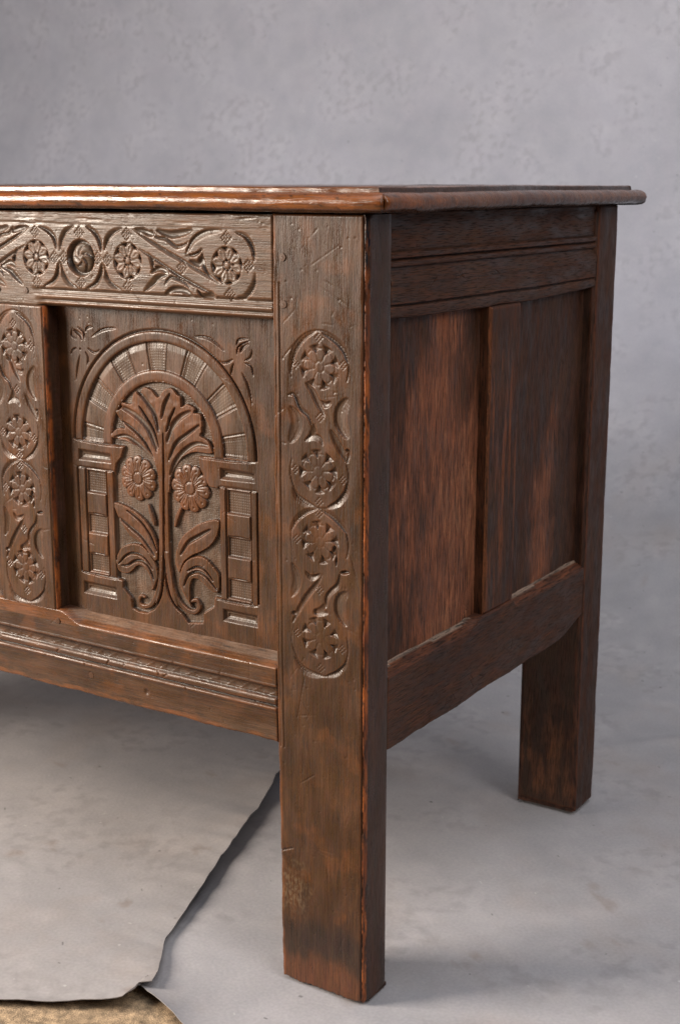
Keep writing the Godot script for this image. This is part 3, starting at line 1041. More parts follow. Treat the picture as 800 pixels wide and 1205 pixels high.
func build_chest() -> void:
	var chest := Node3D.new()
	chest.name = "oak_coffer"
	add_child(chest)
	chest.set_meta("label", "old dark oak coffer with carved front, plank lid and square legs")
	chest.set_meta("category", "chest")

	# front right stile, carved in front, with a worn arris and a plain side
	carve_stile()
	var ret := [[89.8, -0.5, arris_color], [90.6, -1.2, arris_color], [91.2, -2.0, arris_color], [91.6, -3.0, arris_color], [91.9, -4.2, arris_color], [92.0, -5.6, return_color], [92.0, -9.0, return_color], [92.0, -14.0, return_color], [91.9, -20.0, return_color], [92.0, -27.0, return_color], [92.0, -33.0, return_color], [91.7, -37.5, return_color], [90.5, -39.2, return_color]]
	var taper := func(v: Vector3) -> Vector3:
		var k := 1.0 - clampf(v.y / 330.0, 0.0, 1.0)
		v.x += 3.6 * k * (1.0 - v.x / 92.0) + (0.8 * noise_a.get_noise_2d(v.y * 0.02, 5.0) if v.x < 6.0 else 0.0)
		if v.y < 12.0:
			v.z -= 0.0
		v.y += maxf(0.0, 1.0 - v.y / 14.0) * (3.2 * noise_a.get_noise_2d(v.x * 0.035, v.z * 0.05) + 0.9 * noise_b.get_noise_2d(v.x * 0.2, v.z * 0.2) + 1.6 + 2.5 * smoothstep(-26.0, -39.0, v.z))
		return v
	var stile := board("front_stile", chest, facing_front(-0.092, 0, 0), 39.5, true, stile_color, ret, taper)
	peg(stile, Vector3(0.0105, 0.661, 0.0002), false)
	peg(stile, Vector3(0.0112, 0.6225, 0.0002), false)
	var other := stile.duplicate()
	other.position.x = LEFT
	chest.add_child(other, true)

	# front panels
	carve_panel()
	var panel := board("carved_panel", chest, facing_front(-0.3545, 0.303, -0.0175), 10.0, true, panel_color)
	for k in 2:
		var p := panel.duplicate()
		p.position.x = -0.3545 - 0.3367 * (k + 1)
		chest.add_child(p, true)

	# muntins: the stile's four roundels on a narrower board
	carve_muntin()
	var mret := [[73.1, -0.7, arris_color], [73.9, -2.0, arris_color], [74.2, -4.0, arris_color], [74.2, -7.0, return_color], [74.2, -12.0, return_color], [74.2, -17.5, return_color]]
	var muntin := board("front_muntin", chest, facing_front(-0.3542 - MUNTIN_W, 0.3115, 0), 18.0, true, muntin_color, mret)
	var m2 := muntin.duplicate()
	m2.position.x -= 0.3367
	chest.add_child(m2, true)

	# front rails
	var run := -0.092 - (LEFT + 0.092)
	carve_rail(run * 1000.0)
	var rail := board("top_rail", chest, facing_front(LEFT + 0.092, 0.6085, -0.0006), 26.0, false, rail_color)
	for x: float in [-0.3755, -0.412, -0.712, -0.745]:
		peg(rail, Vector3(x - (LEFT + 0.092), 0.0135, 0.0003), false, 0.0036)
	carve_bottom_rail(run * 1000.0)
	var sag := func(v: Vector3) -> Vector3:
		if v.y < 14.0:
			v.y += (1.0 - v.y / 14.0) * (1.8 * noise_a.get_noise_2d(v.x * 0.012, 2.0) + 0.6 * noise_b.get_noise_2d(v.x * 0.08, 4.0))
		return v
	var low := board("bottom_rail", chest, facing_front(LEFT + 0.092, 0.2315, -0.0008), 26.0, false, bottom_rail_color, [], sag)
	peg(low, Vector3(run - 0.262, 0.0695, 0.0004), false, 0.0034)
	peg(low, Vector3(run - 0.222, 0.021, -0.001), false, 0.004)

	build_side(chest)
	build_back_and_floor(chest)
	build_lid(chest)


func carve_muntin() -> void:
	blank(72.0, 297.0, 0.75)
	undulate(0.4, false, 61.0)
	muntin_cuts()
	for s: Vector3 in [Vector3(34.5, 257, 0.1), Vector3(34.0, 174, 0.3), Vector3(35, 118, 0.2), Vector3(34.5, 39, 0.0)]:
		incised_flower(Vector2(s.x, s.y), 15.5, 8, s.z)
	for s: Vector3 in [Vector3(46.0, 573, 1), Vector3(46.0, 483, -1), Vector3(46.0, 424, 1), Vector3(46.0, 334, -1)]:
		var arc := PackedVector2Array()
		for k in 41:
			var q := Vector2(s.x, s.y) + Vector2.from_angle(s.z * lerpf(-0.35, PI + 0.35, k / 40.0)) * Vector2(29.2, 29.6)
			arc.append(to_muntin(q.x, q.y))
		stroke(arc, 1.0, 0.9, 0.0, false, 0.5)
	for s: Vector2 in [Vector2(34, 279), Vector2(13, 258), Vector2(56, 259), Vector2(35, 216), Vector2(13, 173), Vector2(55, 170), Vector2(34, 152), Vector2(34, 141), Vector2(13, 118), Vector2(35, 78), Vector2(13, 40), Vector2(55, 34), Vector2(35, 15)]:
		dots(s, 3, 2.4, 1.0, 1.0)
	scratch_marks(20, Vector2(4, 4), Vector2(68, 290), 0.4)
	soften(1.2, 1.2, 8.0)


func to_muntin(x: float, y: float) -> Vector2:
	return Vector2((x - 46.0) * 0.90 + 34.5, (y - 304.0) * 0.965 + 3.0)


func muntin_cuts() -> void:
	for a: Array in stile_list():
		var b: Array = a[0].duplicate()
		for i in range(0, b.size(), 2):
			var q := to_muntin(b[i], b[i + 1])
			b[i] = q.x
			b[i + 1] = q.y
		cut(b, a[1] * 1.1, 2.1, a[2])


func muntin_color(x: float, y: float, i: int, j: int) -> Color:
	return patina_with_shade(x, y, i, j, true, 83.0)


func build_side(chest: Node3D) -> void:
	# rear right stile: outer face, with the broad front face of its leg
	blank(54.0, 698.0, 2.0)
	undulate(0.8, false, 90.0)
	soften(2.5, 3.0, 91.0)
	var rear := func(x: float, y: float, i: int, j: int) -> Color:
		var c := side_color(x, y, i, j, true, 92.0, 0.25)
		if x < 5.0:
			c = c.lerp(RUST, 0.5)
		return c
	var curl := func(v: Vector3) -> Vector3:
		# the foot is worn in towards the floor
		v.y += maxf(0.0, 1.0 - v.y / 14.0) * (2.0 + 2.0 * noise_a.get_noise_2d(v.x * 0.05, v.z * 0.04))
		v.x -= maxf(0.0, 1.0 - v.y / 50.0) * 3.0 * (v.x / 54.0)
		return v
	var post := board("rear_stile", chest, facing_right(0, 0, -DEPTH + 0.054), 72.6, true, rear, [], curl)
	leg_face(post)
	var post2 := post.duplicate()
	chest.add_child(post2, true)
	post2.transform = Transform3D(Basis.IDENTITY, Vector3(LEFT + 0.0726, 0, 0)) * facing_right(0, 0, -DEPTH + 0.054)

	# side rails, panels and muntin
	var z0 := -0.0395
	var span := DEPTH - 0.054 - 0.0395
	carve_side_rail(span * 1000.0)
	var warp := func(v: Vector3) -> Vector3:
		if v.y < 20.0:
			v.y += (1.0 - v.y / 20.0) * (1.6 * noise_a.get_noise_2d(v.x * 0.008, 12.0) - 2.2 * sin(PI * v.x / 428.0) + 1.2)
		return v
	var top_color := func(x: float, y: float, i: int, j: int) -> Color: return side_color(x, y, i, j, false, 101.0, 0.22)
	var rail := board("side_top_rail", chest, facing_right(-0.0008, 0.6092, z0), 26.0, false, top_color, [], warp)
	var rail2 := rail.duplicate()
	chest.add_child(rail2, true)
	rail2.transform = facing_left(LEFT + 0.0008, 0.6092, -0.0395 - span)

	carve_side_low_rail(span * 1000.0)
	var lift := func(v: Vector3) -> Vector3:
		if v.y < 26.0:
			var k := 1.0 - v.y / 26.0
			v.y += k * (2.0 * noise_a.get_noise_2d(v.x * 0.012, 31.0) + 0.4 * noise_b.get_noise_2d(v.x * 0.05, 31.0) + 15.0 * smoothstep(362.0, 432.0, v.x))
		return v
	var low_color := func(x: float, y: float, i: int, j: int) -> Color:
		var c := side_color(x, y, i, j, false, 121.0, 0.35)
		if y > 70.0 and H[j * NX + i] < -0.6:
			c = c.lerp(RUST * 1.2, 0.55)
			if H[j * NX + i] < -9.0:
				c = c.lerp(Color(0.42, 0.37, 0.31), 0.75)
		return c
	var low := board("side_bottom_rail", chest, facing_right(-0.0008, 0.2305, z0), 26.0, false, low_color, [], lift)
	var low2 := low.duplicate()
	chest.add_child(low2, true)
	low2.transform = facing_left(LEFT + 0.0008, 0.2305, -0.0395 - span)

	blank(63.0, 300.0, 1.5)
	undulate(0.8, false, 140.0)
	soften(2.4, 1.5, 141.0)
	var mcol := func(x: float, y: float, i: int, j: int) -> Color:
		var c := side_color(x, y, i, j, true, 143.0, 0.25)
		var s := noise_b.get_noise_2d(x * 0.09, y * 0.004 + 5.0)
		c = c.lerp(Color(0.27, 0.10, 0.042), 0.75 * smoothstep(0.10, 0.4, s) * smoothstep(285.0, 200.0, y))
		if x < 2.6:
			c = c.lerp(ORANGE, 0.7)
		return c
	var mun := board("side_muntin", chest, facing_right(-0.0012, 0.3085, -0.2235), 20.0, true, mcol)
	var mun2 := mun.duplicate()
	chest.add_child(mun2, true)
	mun2.transform = facing_left(LEFT + 0.0012, 0.3085, -0.2865)

	for k in 2:
		var z := z0 if k == 0 else -0.2865
		var w := (0.184 if k == 0 else 0.181) * 1000.0
		blank(w, 312.0, 1.1)
		undulate(1.0, false, 150.0 + 9.0 * k)
		scratch_marks(24, Vector2(8, 8), Vector2(w - 8, 300), 0.5)
		var pcol := func(x: float, y: float, i: int, j: int) -> Color:
			var c := side_color(x, y, i, j, true, 160.0 + 7.0 * k, 0.55 if k == 0 else 0.2)
			# patches rubbed down to bare reddish oak, torn out along the grain
			var at := 0.74 if k == 0 else 0.5
			var patch := 0.9 * noise_a.get_noise_2d(x * 0.008 + 3.0, y * 0.004 + 8.0 * k) + 0.75 * (1.0 - absf(x / w - at) * 2.2) - 0.55 * smoothstep(150.0, 290.0, y) - (0.0 if k == 0 else 0.75)
			var torn := noise_b.get_noise_2d(x * 0.30, y * 0.016) + 0.6 * noise_a.get_noise_2d(x * 0.12, y * 0.02 + 4.0)
			c = c.lerp(Color(0.31, 0.130, 0.070), 0.92 * smoothstep(-0.25, 0.45, patch + 0.35 * torn))
			c = c.lerp(Color(0.42, 0.205, 0.11), 0.75 * smoothstep(0.42, 0.70, patch * 0.75 + 0.75 * torn))
			c = c.lerp(DARK * 1.8, 0.5 * smoothstep(0.25, 0.5, -torn) * smoothstep(0.2, 0.5, patch))
			if y < 12.0:
				c = c.lerp(Color(0.34, 0.30, 0.25), 0.5 * smoothstep(9.0, 5.0, y + 3.0 * noise_a.get_noise_2d(x * 0.05, 1.0)) )
			return c
		var pan := board("side_panel", chest, facing_right(-0.013, 0.2985, z), 9.0, true, pcol)
		var pan2 := pan.duplicate()
		chest.add_child(pan2, true)
		pan2.transform = facing_left(LEFT + 0.013, 0.2985, z - w * 0.001)


func leg_face(post: MeshInstance3D) -> void:
	# the leg's front face, 2 mm before the post's edge, with rubbed ruddy patches
	blank(70.6, 690.0, 2.0)
	undulate(1.2, false, 201.0)
	soften(2.5, 3.0, 202.0)
	var c := func(x: float, y: float, i: int, j: int) -> Color:
		var k := side_color(x, y, i, j, true, 203.0, 0.1).lerp(DARK * 1.5, 0.25)
		var s := noise_b.get_noise_2d(x * 0.07 + 1.0, y * 0.010) + 0.5 * noise_a.get_noise_2d(x * 0.03, y * 0.02) + 0.35 - 0.006 * absf(x - 42.0) 
		k = k.lerp(Color(0.19, 0.085, 0.04), 0.75 * smoothstep(0.1, 0.6, s) * smoothstep(150.0, 95.0, y) * smoothstep(6.0, 30.0, y))
		return k
	var worn := func(v: Vector3) -> Vector3:
		v.y += maxf(0.0, 1.0 - v.y / 14.0) * (1.5 + 2.5 * noise_a.get_noise_2d(v.x * 0.05, 3.0))
		return v
	var f := board("leg_face", post, Transform3D.IDENTITY, 3.0, true, c, [], worn)
	f.transform = Transform3D(Basis(Vector3(0, 0, 1), Vector3(0, 1, 0), Vector3(-1, 0, 0)), Vector3(-0.0018, 0.003, -0.0714))


func carve_side_rail(length: float) -> void:
	blank(length, 88.0, 0.8)
	undulate(0.9, true, 110.0)
	for j in NY:
		for i in NX:
			var y := j * CY
			var h := 0.0
			if y >= 57.5: h = -3.2
			elif y > 55.0: h = -3.2 + 3.0 * (57.5 - y) / 2.5
			elif y > 51.0: h = -0.2
			elif y > 49.4: h = -3.4
			elif y > 43.4: h = -3.0 + 2.9 * sqrt(maxf(0.0, 1.0 - pow((y - 46.4) / 3.0, 2.0)))
			elif y > 41.8: h = -3.4
			elif y > 31.5: h = -3.0 + 3.6 * smoothstep(41.8, 31.5, y)
			elif y > 29.5: h = 0.6
			elif y < 12.8 and y >= 10.8: h = -2.6
			elif y < 10.8: h = -2.8 + 2.8 * sqrt(maxf(0.0, 1.0 - pow((y - 5.6) / 5.6, 2.0)))
			H[j * NX + i] += h
	scratch_marks(50, Vector2(4, 4), Vector2(length - 4, 84), 0.5)
	soften(0.8, 0.6, 112.0)


func carve_side_low_rail(length: float) -> void:
	blank(length, 78.0, 1.2)
	undulate(0.9, true, 130.0)
	for j in NY:
		for i in NX:
			var x := i * CX
			var y := j * CY
			# chamfered under each panel, stopped at the muntin
			var open := 1.0 - smoothstep(150.0, 184.0, x) * (1.0 - smoothstep(247.0, 258.0, x))
			var lip := 78.0 - 8.0 * open
			if y > lip - 0.8:
				H[j * NX + i] -= clampf((y - lip + 0.8) / 7.5, 0.0, 1.0) * 13.0
	scratch_marks(50, Vector2(4, 4), Vector2(length - 4, 66), 0.6)
	soften(1.2, 1.8, 131.0)


func build_back_and_floor(chest: Node3D) -> void:
	var plain := func(x: float, y: float, i: int, j: int) -> Color: return side_color(x, y, i, j, false, 220.0, 0.1)
	var w := (-0.0726 - (LEFT + 0.0726)) * 1000.0
	blank(w, 230.0, 6.0)
	soften(2.0, 1.0, 221.0)
	for k in 2:
		board("back_board", chest, facing_back(-0.0726, 0.2315 + 0.232 * k, -DEPTH + 0.012), 16.0, false, plain)
	blank(w + 30.0, 150.0, 6.0)
	for k in 3:
		var b := board("bottom_board", chest, Transform3D.IDENTITY, 14.0, false, plain)
		b.transform = Transform3D(Basis(Vector3(1, 0, 0), Vector3(0, 0, 1), Vector3(0, -1, 0)), Vector3(LEFT + 0.058, 0.242, -0.489 + 0.153 * k))


func build_lid(chest: Node3D) -> void:
	# a thick plank with a thumb moulding run round a sunk edge; sections are (inset from the outer edge, height above the underside), mm
	var sec := [Vector2(40, 0.0), Vector2(16, 0.0), Vector2(9, 0.2), Vector2(5, 0.9), Vector2(2.4, 2.2), Vector2(0.9, 4.0), Vector2(0.2, 6.0), Vector2(0.0, 7.8), Vector2(0.3, 9.6), Vector2(1.2, 11.6), Vector2(2.8, 13.3), Vector2(5.0, 14.6), Vector2(7.5, 15.5), Vector2(10.5, 16.0), Vector2(13.0, 15.9), Vector2(14.4, 15.3), Vector2(15.0, 15.5), Vector2(15.3, 16.3), Vector2(15.5, 17.5), Vector2(15.7, 18.8), Vector2(16.0, 19.6), Vector2(16.6, 20.1), Vector2(18.0, 20.4), Vector2(60, 20.4)]
	var x0 := LEFT - 0.025
	var x1 := 0.0253
	var z0 := 0.0144
	var z1 := -DEPTH - 0.024
	var corners := [Vector2(x0, z1), Vector2(x0, z0), Vector2(x1, z0), Vector2(x1, z1), Vector2(x0, z1)]
	var outs := [Vector2(-1, 0), Vector2(0, 1), Vector2(1, 0), Vector2(0, -1)]
	var mesh := ArrayMesh.new()
	for side in 4:
		var a: Vector2 = corners[side]
		var b: Vector2 = corners[side + 1]
		var o: Vector2 = outs[side]
		var along := (b - a).normalized()
		var length := a.distance_to(b)
		var n := int(length / 0.003)
		var pos := PackedVector3Array()
		var col := PackedColorArray()
		var uv := PackedVector2Array()
		for j in sec.size():
			var s: Vector2 = sec[j]
			for i in n + 1:
				var t := length * i / n
				var inset := s.x * 0.001
				var h := s.y * 0.001
				var e := minf(t, length - t)
				var k := side * 50.0 + t * 1000.0
				var wear := noise_a.get_noise_2d(k * 0.006, 1.0)
				var nick := noise_b.get_noise_2d(k * 0.06, j * 0.35)
				inset += 0.0006 * wear + 0.00025 * nick
				if s.x > 14.0 and s.x < 50.0:
					# the sunk step wavers, most at the right-hand end
					inset += 0.0012 * wear + (0.009 * exp(-pow((t - 0.335) / 0.075, 2.0)) if side == 2 else 0.0)
					pass
				if side == 2 and s.y < 9.0 and s.x < 20.0:
					h += 0.0012 * maxf(0.0, noise_b.get_noise_2d(k * 0.05, 9.0)) + 0.002 * clampf((t - 0.35) / 0.2, 0.0, 1.0) + 0.0016 * noise_a.get_noise_2d(k * 0.011, 71.0)
				h += 0.0003 * nick + 0.0011 * noise_a.get_noise_2d(k * 0.004, 33.0)
				# rounded outer corners
				var rc := 0.010
				if e < rc and s.x < 12.0:
					inset += (rc - sqrt(rc * rc - (rc - e) * (rc - e))) * (1.0 - s.x / 12.0) * 0.6
				var tt := clampf(t, inset, length - inset)
				var q := a + along * tt - o * inset
				pos.append(Vector3(q.x, h, q.y))
				var c := Color(0.26, 0.085, 0.020).lerp(Color(0.12, 0.042, 0.015), clampf(0.45 + 0.9 * noise_b.get_noise_2d(k * 0.02, j * 0.25), 0.0, 1.0))
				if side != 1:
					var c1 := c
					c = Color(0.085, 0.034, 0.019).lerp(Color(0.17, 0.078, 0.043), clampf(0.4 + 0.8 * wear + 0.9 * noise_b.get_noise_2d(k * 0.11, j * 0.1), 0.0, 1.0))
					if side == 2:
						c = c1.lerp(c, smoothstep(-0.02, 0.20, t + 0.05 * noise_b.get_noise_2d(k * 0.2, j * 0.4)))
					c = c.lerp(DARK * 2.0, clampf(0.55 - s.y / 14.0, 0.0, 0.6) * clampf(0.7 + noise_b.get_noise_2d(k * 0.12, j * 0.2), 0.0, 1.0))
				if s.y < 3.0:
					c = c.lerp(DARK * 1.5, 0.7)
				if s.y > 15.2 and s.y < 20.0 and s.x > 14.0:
					c = c.lerp(DARK * 2.0, 0.30 if side == 1 else 0.8)  # unlit look of the step painted dark, strongest away from the front
				c = c.lerp(DARK, 0.8 * smoothstep(0.42, 0.6, nick))
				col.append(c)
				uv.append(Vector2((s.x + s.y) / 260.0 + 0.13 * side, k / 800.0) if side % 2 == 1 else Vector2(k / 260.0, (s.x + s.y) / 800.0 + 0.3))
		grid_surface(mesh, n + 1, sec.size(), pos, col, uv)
	for up in 2:
		var inset := 0.0595 if up else 0.0395
		var y := 0.0204 if up else 0.0
		var p := PackedVector3Array()
		var c := PackedColorArray()
		var u := PackedVector2Array()
		for j in 12:
			for i in 24:
				var x := lerpf(x0 + inset, x1 - inset, i / 23.0)
				var z := lerpf(z0 - inset, z1 + inset, j / 11.0) if up else lerpf(z1 + inset, z0 - inset, j / 11.0)
				p.append(Vector3(x, y, z))
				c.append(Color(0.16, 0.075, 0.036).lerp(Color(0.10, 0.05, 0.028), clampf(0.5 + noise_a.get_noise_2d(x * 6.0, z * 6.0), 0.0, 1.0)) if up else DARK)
				u.append(Vector2(z * 1000.0 / 260.0, x * 1000.0 / 800.0))
		grid_surface(mesh, 24, 12, p, c, u)
	var lid := commit("lid", chest, mesh, oak_lid)
	lid.position = Vector3(0, 0.6973, 0)


func stile_list() -> Array:
	return [
		[[17.8,565,18,574.1,21.9,586,31.3,596.8,42.9,602.3], 2.6, -0.9],
		[[48.9,601.9,61.8,596.1,70.8,587.8,74.9,576.7], 2.6, -0.9],
		[[18.9,468.5,23.2,460.9,31.9,455.9,42.9,453.2], 3, 0.9],
		[[53.9,454.6,64.7,459.9,72.4,469.5,74.6,478.9], 2.6, 0.9],
		[[17,536.9,23,528.8,22.9,519.6,16.8,507.8], 5, 0.6],
		[[74.1,548.1,67.8,538,67.8,527.7,74.1,516.9], 5.4, -0.6],
		[[14.5,547.2,20,548.9,23.1,545.9,27.8,537.1,35.5,531.3,39.4,521.1], 2, -0.8],
		[[32.6,559,39.5,552.4,44.9,542.5,51.8,532.1], 2.6, 0.2],
		[[44.9,544.4,52.6,541.8,57.9,544.9], 2.2, 0.5],
		[[57.1,521.5,63.2,511.7,70.1,502,74.2,495.9], 3, 0.4],
		[[32.3,509.9,39.3,513.9,46.3,512.6,49.4,507.7], 2.6, 0.7],
		[[39.4,525.1,40.1,518.6,35.4,512.9], 2.4, 0.6],
		[[70.1,502,74.6,505,73.9,495.9], 1.8, 0],
		[[16,429.3,21.4,440.2,31.8,449,44.5,453.2], 2.4, -0.9],
		[[46.1,453.4,58.5,449.1,67.8,442.3,73.9,435.1], 2.6, -0.9],
		[[19.2,317.2,26,308.5,37.4,304.3,50.3,304.4], 3, 0.9],
		[[51.9,304.7,63.1,309.3,71,317.1,73.3,322.4], 2.4, 0.9],
		[[17,401.2,21.8,392.2,21.7,382.5,16.4,371.6], 4, 0.6],
		[[73.7,383.8,67,375.9,67,364.9,73.3,355], 4.8, -0.6],
		[[31.5,396.4,36.3,391.7,41.9,392.5,47.4,396.1], 2.2, 0.6],
		[[49,396.3,41.8,385.6,33,374.5,24.8,362,17.3,347.4], 2.2, 0.3],
		[[52.1,370.7,47.3,364.4,42.5,361.1,55.2,362.7], 2.6, 0.4],
		[[67,399.1,64.7,389.2,58.4,382.7,53.7,376.5,52.9,366.7], 2.2, -0.6],
		[[67,400.4,76.3,402.1], 1.4, 0],
		[[16.6,356.4,23.1,356.8], 2, 0.3],
		[[58.5,411.4,61.6,421.3,63.1,405.3], 1.4, 0]
	]


# ---------------------------------------------------------------- floor and backdrop

func seam(z: float) -> float:
	# x of the upper sheet's wavering right-hand edge
	var pts := [Vector2(-0.80, -0.545), Vector2(-0.55, -0.43), Vector2(-0.355, -0.347), Vector2(-0.25, -0.308), Vector2(-0.149, -0.275), Vector2(-0.104, -0.257), Vector2(-0.045, -0.238), Vector2(0.013, -0.218), Vector2(0.06, -0.187), Vector2(0.098, -0.163), Vector2(0.2, -0.10)]
	for i in pts.size() - 1:
		if z <= pts[i + 1].x or i == pts.size() - 2:
			var t: float = (z - pts[i].x) / (pts[i + 1].x - pts[i].x)
			var p0: Vector2 = pts[maxi(i - 1, 0)]
			var p3: Vector2 = pts[mini(i + 2, pts.size() - 1)]
			return cubic_interpolate(pts[i].y, pts[i + 1].y, p0.y, p3.y, clampf(t, -0.5, 1.5)) + 0.002 * noise_a.get_noise_2d(z * 14.0, 4.0) + 0.0003 * noise_b.get_noise_2d(z * 160.0, 4.0)
	return 0.0


func cloth_tint(x: float, z: float, y: float) -> Color:
	# bluish on the wall, browner where feet have soiled the floor
	var soil := smoothstep(0.45, 0.0, y)
	var c := Color(0.345, 0.368, 0.422).lerp(Color(0.405, 0.408, 0.418), soil)
	var a := noise_a.get_noise_3d(x * 1.6, y * 1.6, z * 1.6)
	var b := noise_b.get_noise_3d(x * 9.0, y * 9.0, z * 9.0)
	c = c * (1.0 + 0.12 * a + 0.07 * b)
	if soil > 0.0:
		var fine := noise_b.get_noise_2d(x * 26.0, z * 26.0)
		c = c.lerp(Color(0.40, 0.34, 0.29), soil * 0.35 * clampf(noise_a.get_noise_2d(x * 4.0 + 9.0, z * 4.0) * 1.3 + 0.35 * fine, 0.0, 1.0))
		c = c.lerp(Color(0.26, 0.21, 0.17), soil * 0.40 * smoothstep(0.56, 0.70, noise_a.get_noise_2d(x * 9.0 + 2.0, z * 9.0 + 5.0) + 0.25 * fine))
		c = c.lerp(Color(0.56, 0.55, 0.56), soil * 0.2 * smoothstep(0.2, 0.6, noise_b.get_noise_2d(x * 11.0 + 30.0, z * 11.0) + 0.3 * fine))
	c.a = 1.0
	return c


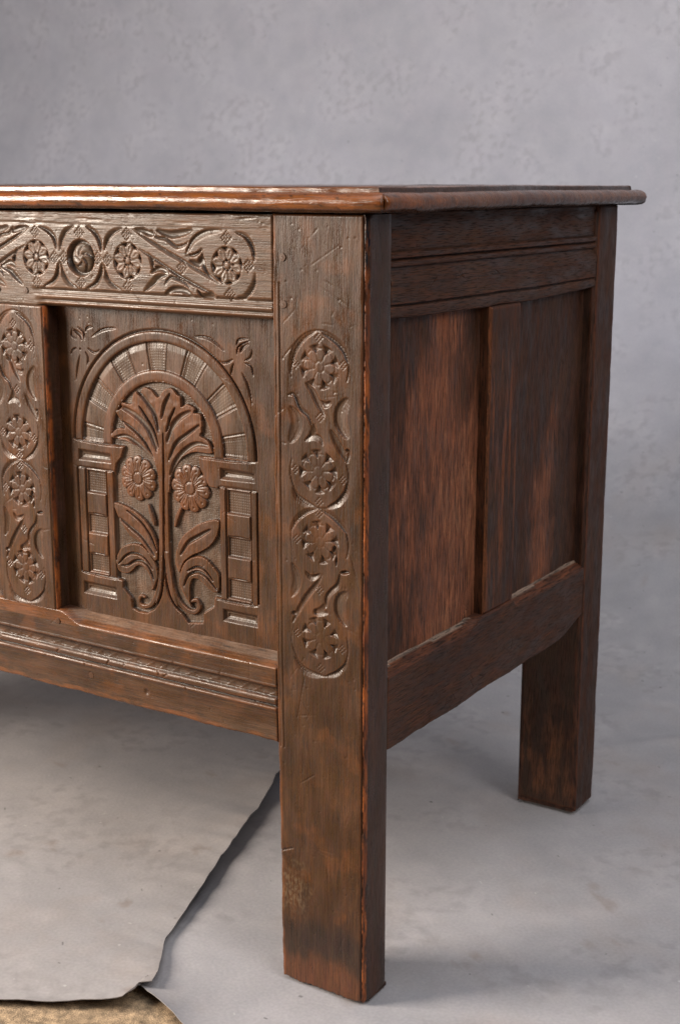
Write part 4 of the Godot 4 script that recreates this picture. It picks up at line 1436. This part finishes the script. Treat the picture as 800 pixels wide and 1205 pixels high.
func build_setting() -> void:
	# bare concrete
	var p := PackedVector3Array()
	var c := PackedColorArray()
	var u := PackedVector2Array()
	var n := 41
	for j in n:
		for i in n:
			var x := -4.0 + 8.0 * i / (n - 1)
			var z := 4.0 - 8.0 * j / (n - 1)
			p.append(Vector3(x, -0.006, z))
			c.append(Color(0.66, 0.64, 0.64))
			u.append(Vector2(x, -z) / 0.45)
	var mesh := ArrayMesh.new()
	grid_surface(mesh, n, n, p, c, u)
	var ground := commit("concrete_floor", self, mesh, concrete)
	ground.set_meta("kind", "structure")
	ground.set_meta("label", "bare brown concrete floor at the bottom left corner")

	# the backdrop: from a front edge on the floor, along it, round a bend and up a wall
	var wall := -2.1
	var bend := 1.2
	var nu := 300
	var stations := PackedFloat32Array()
	for k in 300:
		stations.append(k * 0.006)
	var nv := 330
	p = PackedVector3Array()
	c = PackedColorArray()
	u = PackedVector2Array()
	for j in nv:
		for i in nu:
			var x := lerpf(-0.75, 1.6, i / 220.0) if i <= 220 else lerpf(1.6, 2.6, (i - 220) / 79.0)
			if i < 60:
				x = lerpf(-3.6, -0.55, i / 60.0)
			else:
				x = lerpf(-0.55, 1.9, (i - 60) / 239.0)
			var front := 0.097 + 0.33 * (x + 0.165) if x > -0.165 else 0.097 - 0.5 * minf(-0.165 - x, 0.2)
			front = minf(front, 0.75) + 0.003 * noise_a.get_noise_2d(x * 14.0, 3.0)
			var bent := wall + bend
			var s := float(j) / (nv - 1)
			var z := 0.0
			var y := -0.0008
			var arc := 0.0
			if s < 0.55:
				var t := pow(s / 0.55, 1.35)
				z = lerpf(front, bent, t)
				arc = front - z
				y -= 0.0012 * (0.5 + 0.5 * noise_a.get_noise_2d(x * 3.0, z * 3.0))
				# the front edge curls up a little where the upper sheet leaves it
				y += 0.010 * exp(-pow((x + 0.150) / 0.045, 2.0)) * exp(-(front - z) / 0.03)
				y += 0.0015 * exp(-(front - z) / 0.02)
				# a crease across the floor behind the right legs
				var cr := (x + 0.08) * 0.755 + (z + 0.63) * 0.656 + 0.012 * noise_a.get_noise_2d(x * 6.0, 1.0)
				y += 0.0045 * exp(-pow(cr / 0.010, 2.0)) * smoothstep(-0.62, -0.75, z) * smoothstep(-1.15, -0.9, z)
				var cr2 := (x - 0.05) * 0.95 + (z + 0.70) * 0.30 + 0.01 * noise_a.get_noise_2d(z * 7.0, 6.0)
				y += 0.0025 * exp(-pow(cr2 / 0.007, 2.0)) * smoothstep(-0.55, -0.62, z) * smoothstep(-0.95, -0.78, z)
			elif s < 0.75:
				var th := (s - 0.55) / 0.20 * PI * 0.5
				z = bent - bend * sin(th)
				y += bend * (1.0 - cos(th))
				arc = front - bent + bend * th
			else:
				z = wall
				y += bend + (s - 0.75) / 0.25 * 2.2
				arc = front - bent + bend * PI * 0.5 + (s - 0.75) / 0.25 * 2.2
			if y > 0.05:
				z += 0.010 * noise_a.get_noise_2d(x * 1.3, y * 0.5)
			p.append(Vector3(x, y, z))
			c.append(cloth_tint(x, z, maxf(y, 0.0)))
			u.append(Vector2(x / 1.35, -(arc - front) / 1.35))
	mesh = ArrayMesh.new()
	grid_surface(mesh, nu, nv, p, c, u)
	sheet_back(mesh, nu, nv, p, c, u, 0.0008)
	var drop := commit("backdrop_cloth", self, mesh, cloth)
	drop.set_meta("label", "mottled grey backdrop cloth hanging behind the coffer and running forward under its right legs")
	drop.set_meta("category", "backdrop")

	# a second sheet lapped over it on the left
	nu = 150
	nv = 190
	p = PackedVector3Array()
	c = PackedColorArray()
	u = PackedVector2Array()
	for j in nv:
		for i in nu:
			var t := 1.0 - pow(1.0 - i / (nu - 1.0), 1.9)
			var s := j / (nv - 1.0)
			var zf := 0.115 + 0.002
			var edge := 0.0
			var z := 0.0
			# the front edge runs back towards the right, with a notch at the corner
			var xr := seam(lerpf(zf, -0.75, s))
			var x := lerpf(-1.9, xr, t)
			var fz := 0.116 - 0.40 * (x + 0.178) + 0.0025 * noise_b.get_noise_2d(x * 12.0, 8.0)
			fz -= 0.018 * smoothstep(-0.183, -0.168, x)
			z = lerpf(fz, -0.75, s)
			xr = seam(z)
			x = lerpf(-1.9, xr, t)
			edge = xr - x
			var ahead := fz - z
			var lift := 0.0025 + 0.0008 * noise_b.get_noise_2d(z * 26.0, 5.0) + 0.004 * noise_a.get_noise_2d(z * 9.0, 15.0) + 0.006 * exp(-pow((z + 0.17) / 0.07, 2.0)) + 0.005 * exp(-pow((z + 0.36) / 0.10, 2.0)) + 0.004 * exp(-pow((z - 0.08) / 0.05, 2.0))
			var y := 0.0024 + lift * exp(-pow(maxf(edge, 0.0) / 0.055, 1.3))
			y += 0.004 * exp(-ahead / 0.02) * exp(-pow((x + 0.17) / 0.05, 2.0)) + 0.0012 * exp(-ahead / 0.012) * (1.0 + noise_a.get_noise_2d(x * 6.0, 2.0))
			y += 0.0010 * noise_a.get_noise_2d(x * 3.5, z * 3.5)
			p.append(Vector3(x, y, z))
			c.append(cloth_tint(x + 5.0, z + 2.0, 0.0) * Color(0.94, 0.915, 0.88))
			u.append(Vector2(x / 1.35 + 0.37, z / 1.35 + 0.21))
	mesh = ArrayMesh.new()
	grid_surface(mesh, nu, nv, p, c, u)
	sheet_back(mesh, nu, nv, p, c, u, 0.0008)
	var sheet := commit("floor_cloth", self, mesh, cloth)
	sheet.set_meta("label", "grey cloth with a wavering lifted edge lapped over the backdrop under the coffer's front")
	sheet.set_meta("category", "floor cloth")


func sheet_back(mesh: ArrayMesh, nu: int, nv: int, p: PackedVector3Array, c: PackedColorArray, u: PackedVector2Array, thick: float) -> void:
	# the sheet's cut edges: a strip round its rim
	var ring := PackedInt32Array()
	for i in nu:
		ring.append(i)
	for j in range(1, nv):
		ring.append(j * nu + nu - 1)
	for i in range(nu - 2, -1, -1):
		ring.append((nv - 1) * nu + i)
	for j in range(nv - 2, -1, -1):
		ring.append(j * nu)
	var pp := PackedVector3Array()
	var cc := PackedColorArray()
	var uu := PackedVector2Array()
	for row in 2:
		for k in ring:
			var v := p[k]
			if row == 0:
				v.y -= thick
			pp.append(v)
			cc.append(c[k] * Color(0.9, 0.88, 0.86))
			uu.append(u[k] + Vector2(0, 0.002 * row))
	grid_surface(mesh, ring.size(), 2, pp, cc, uu)
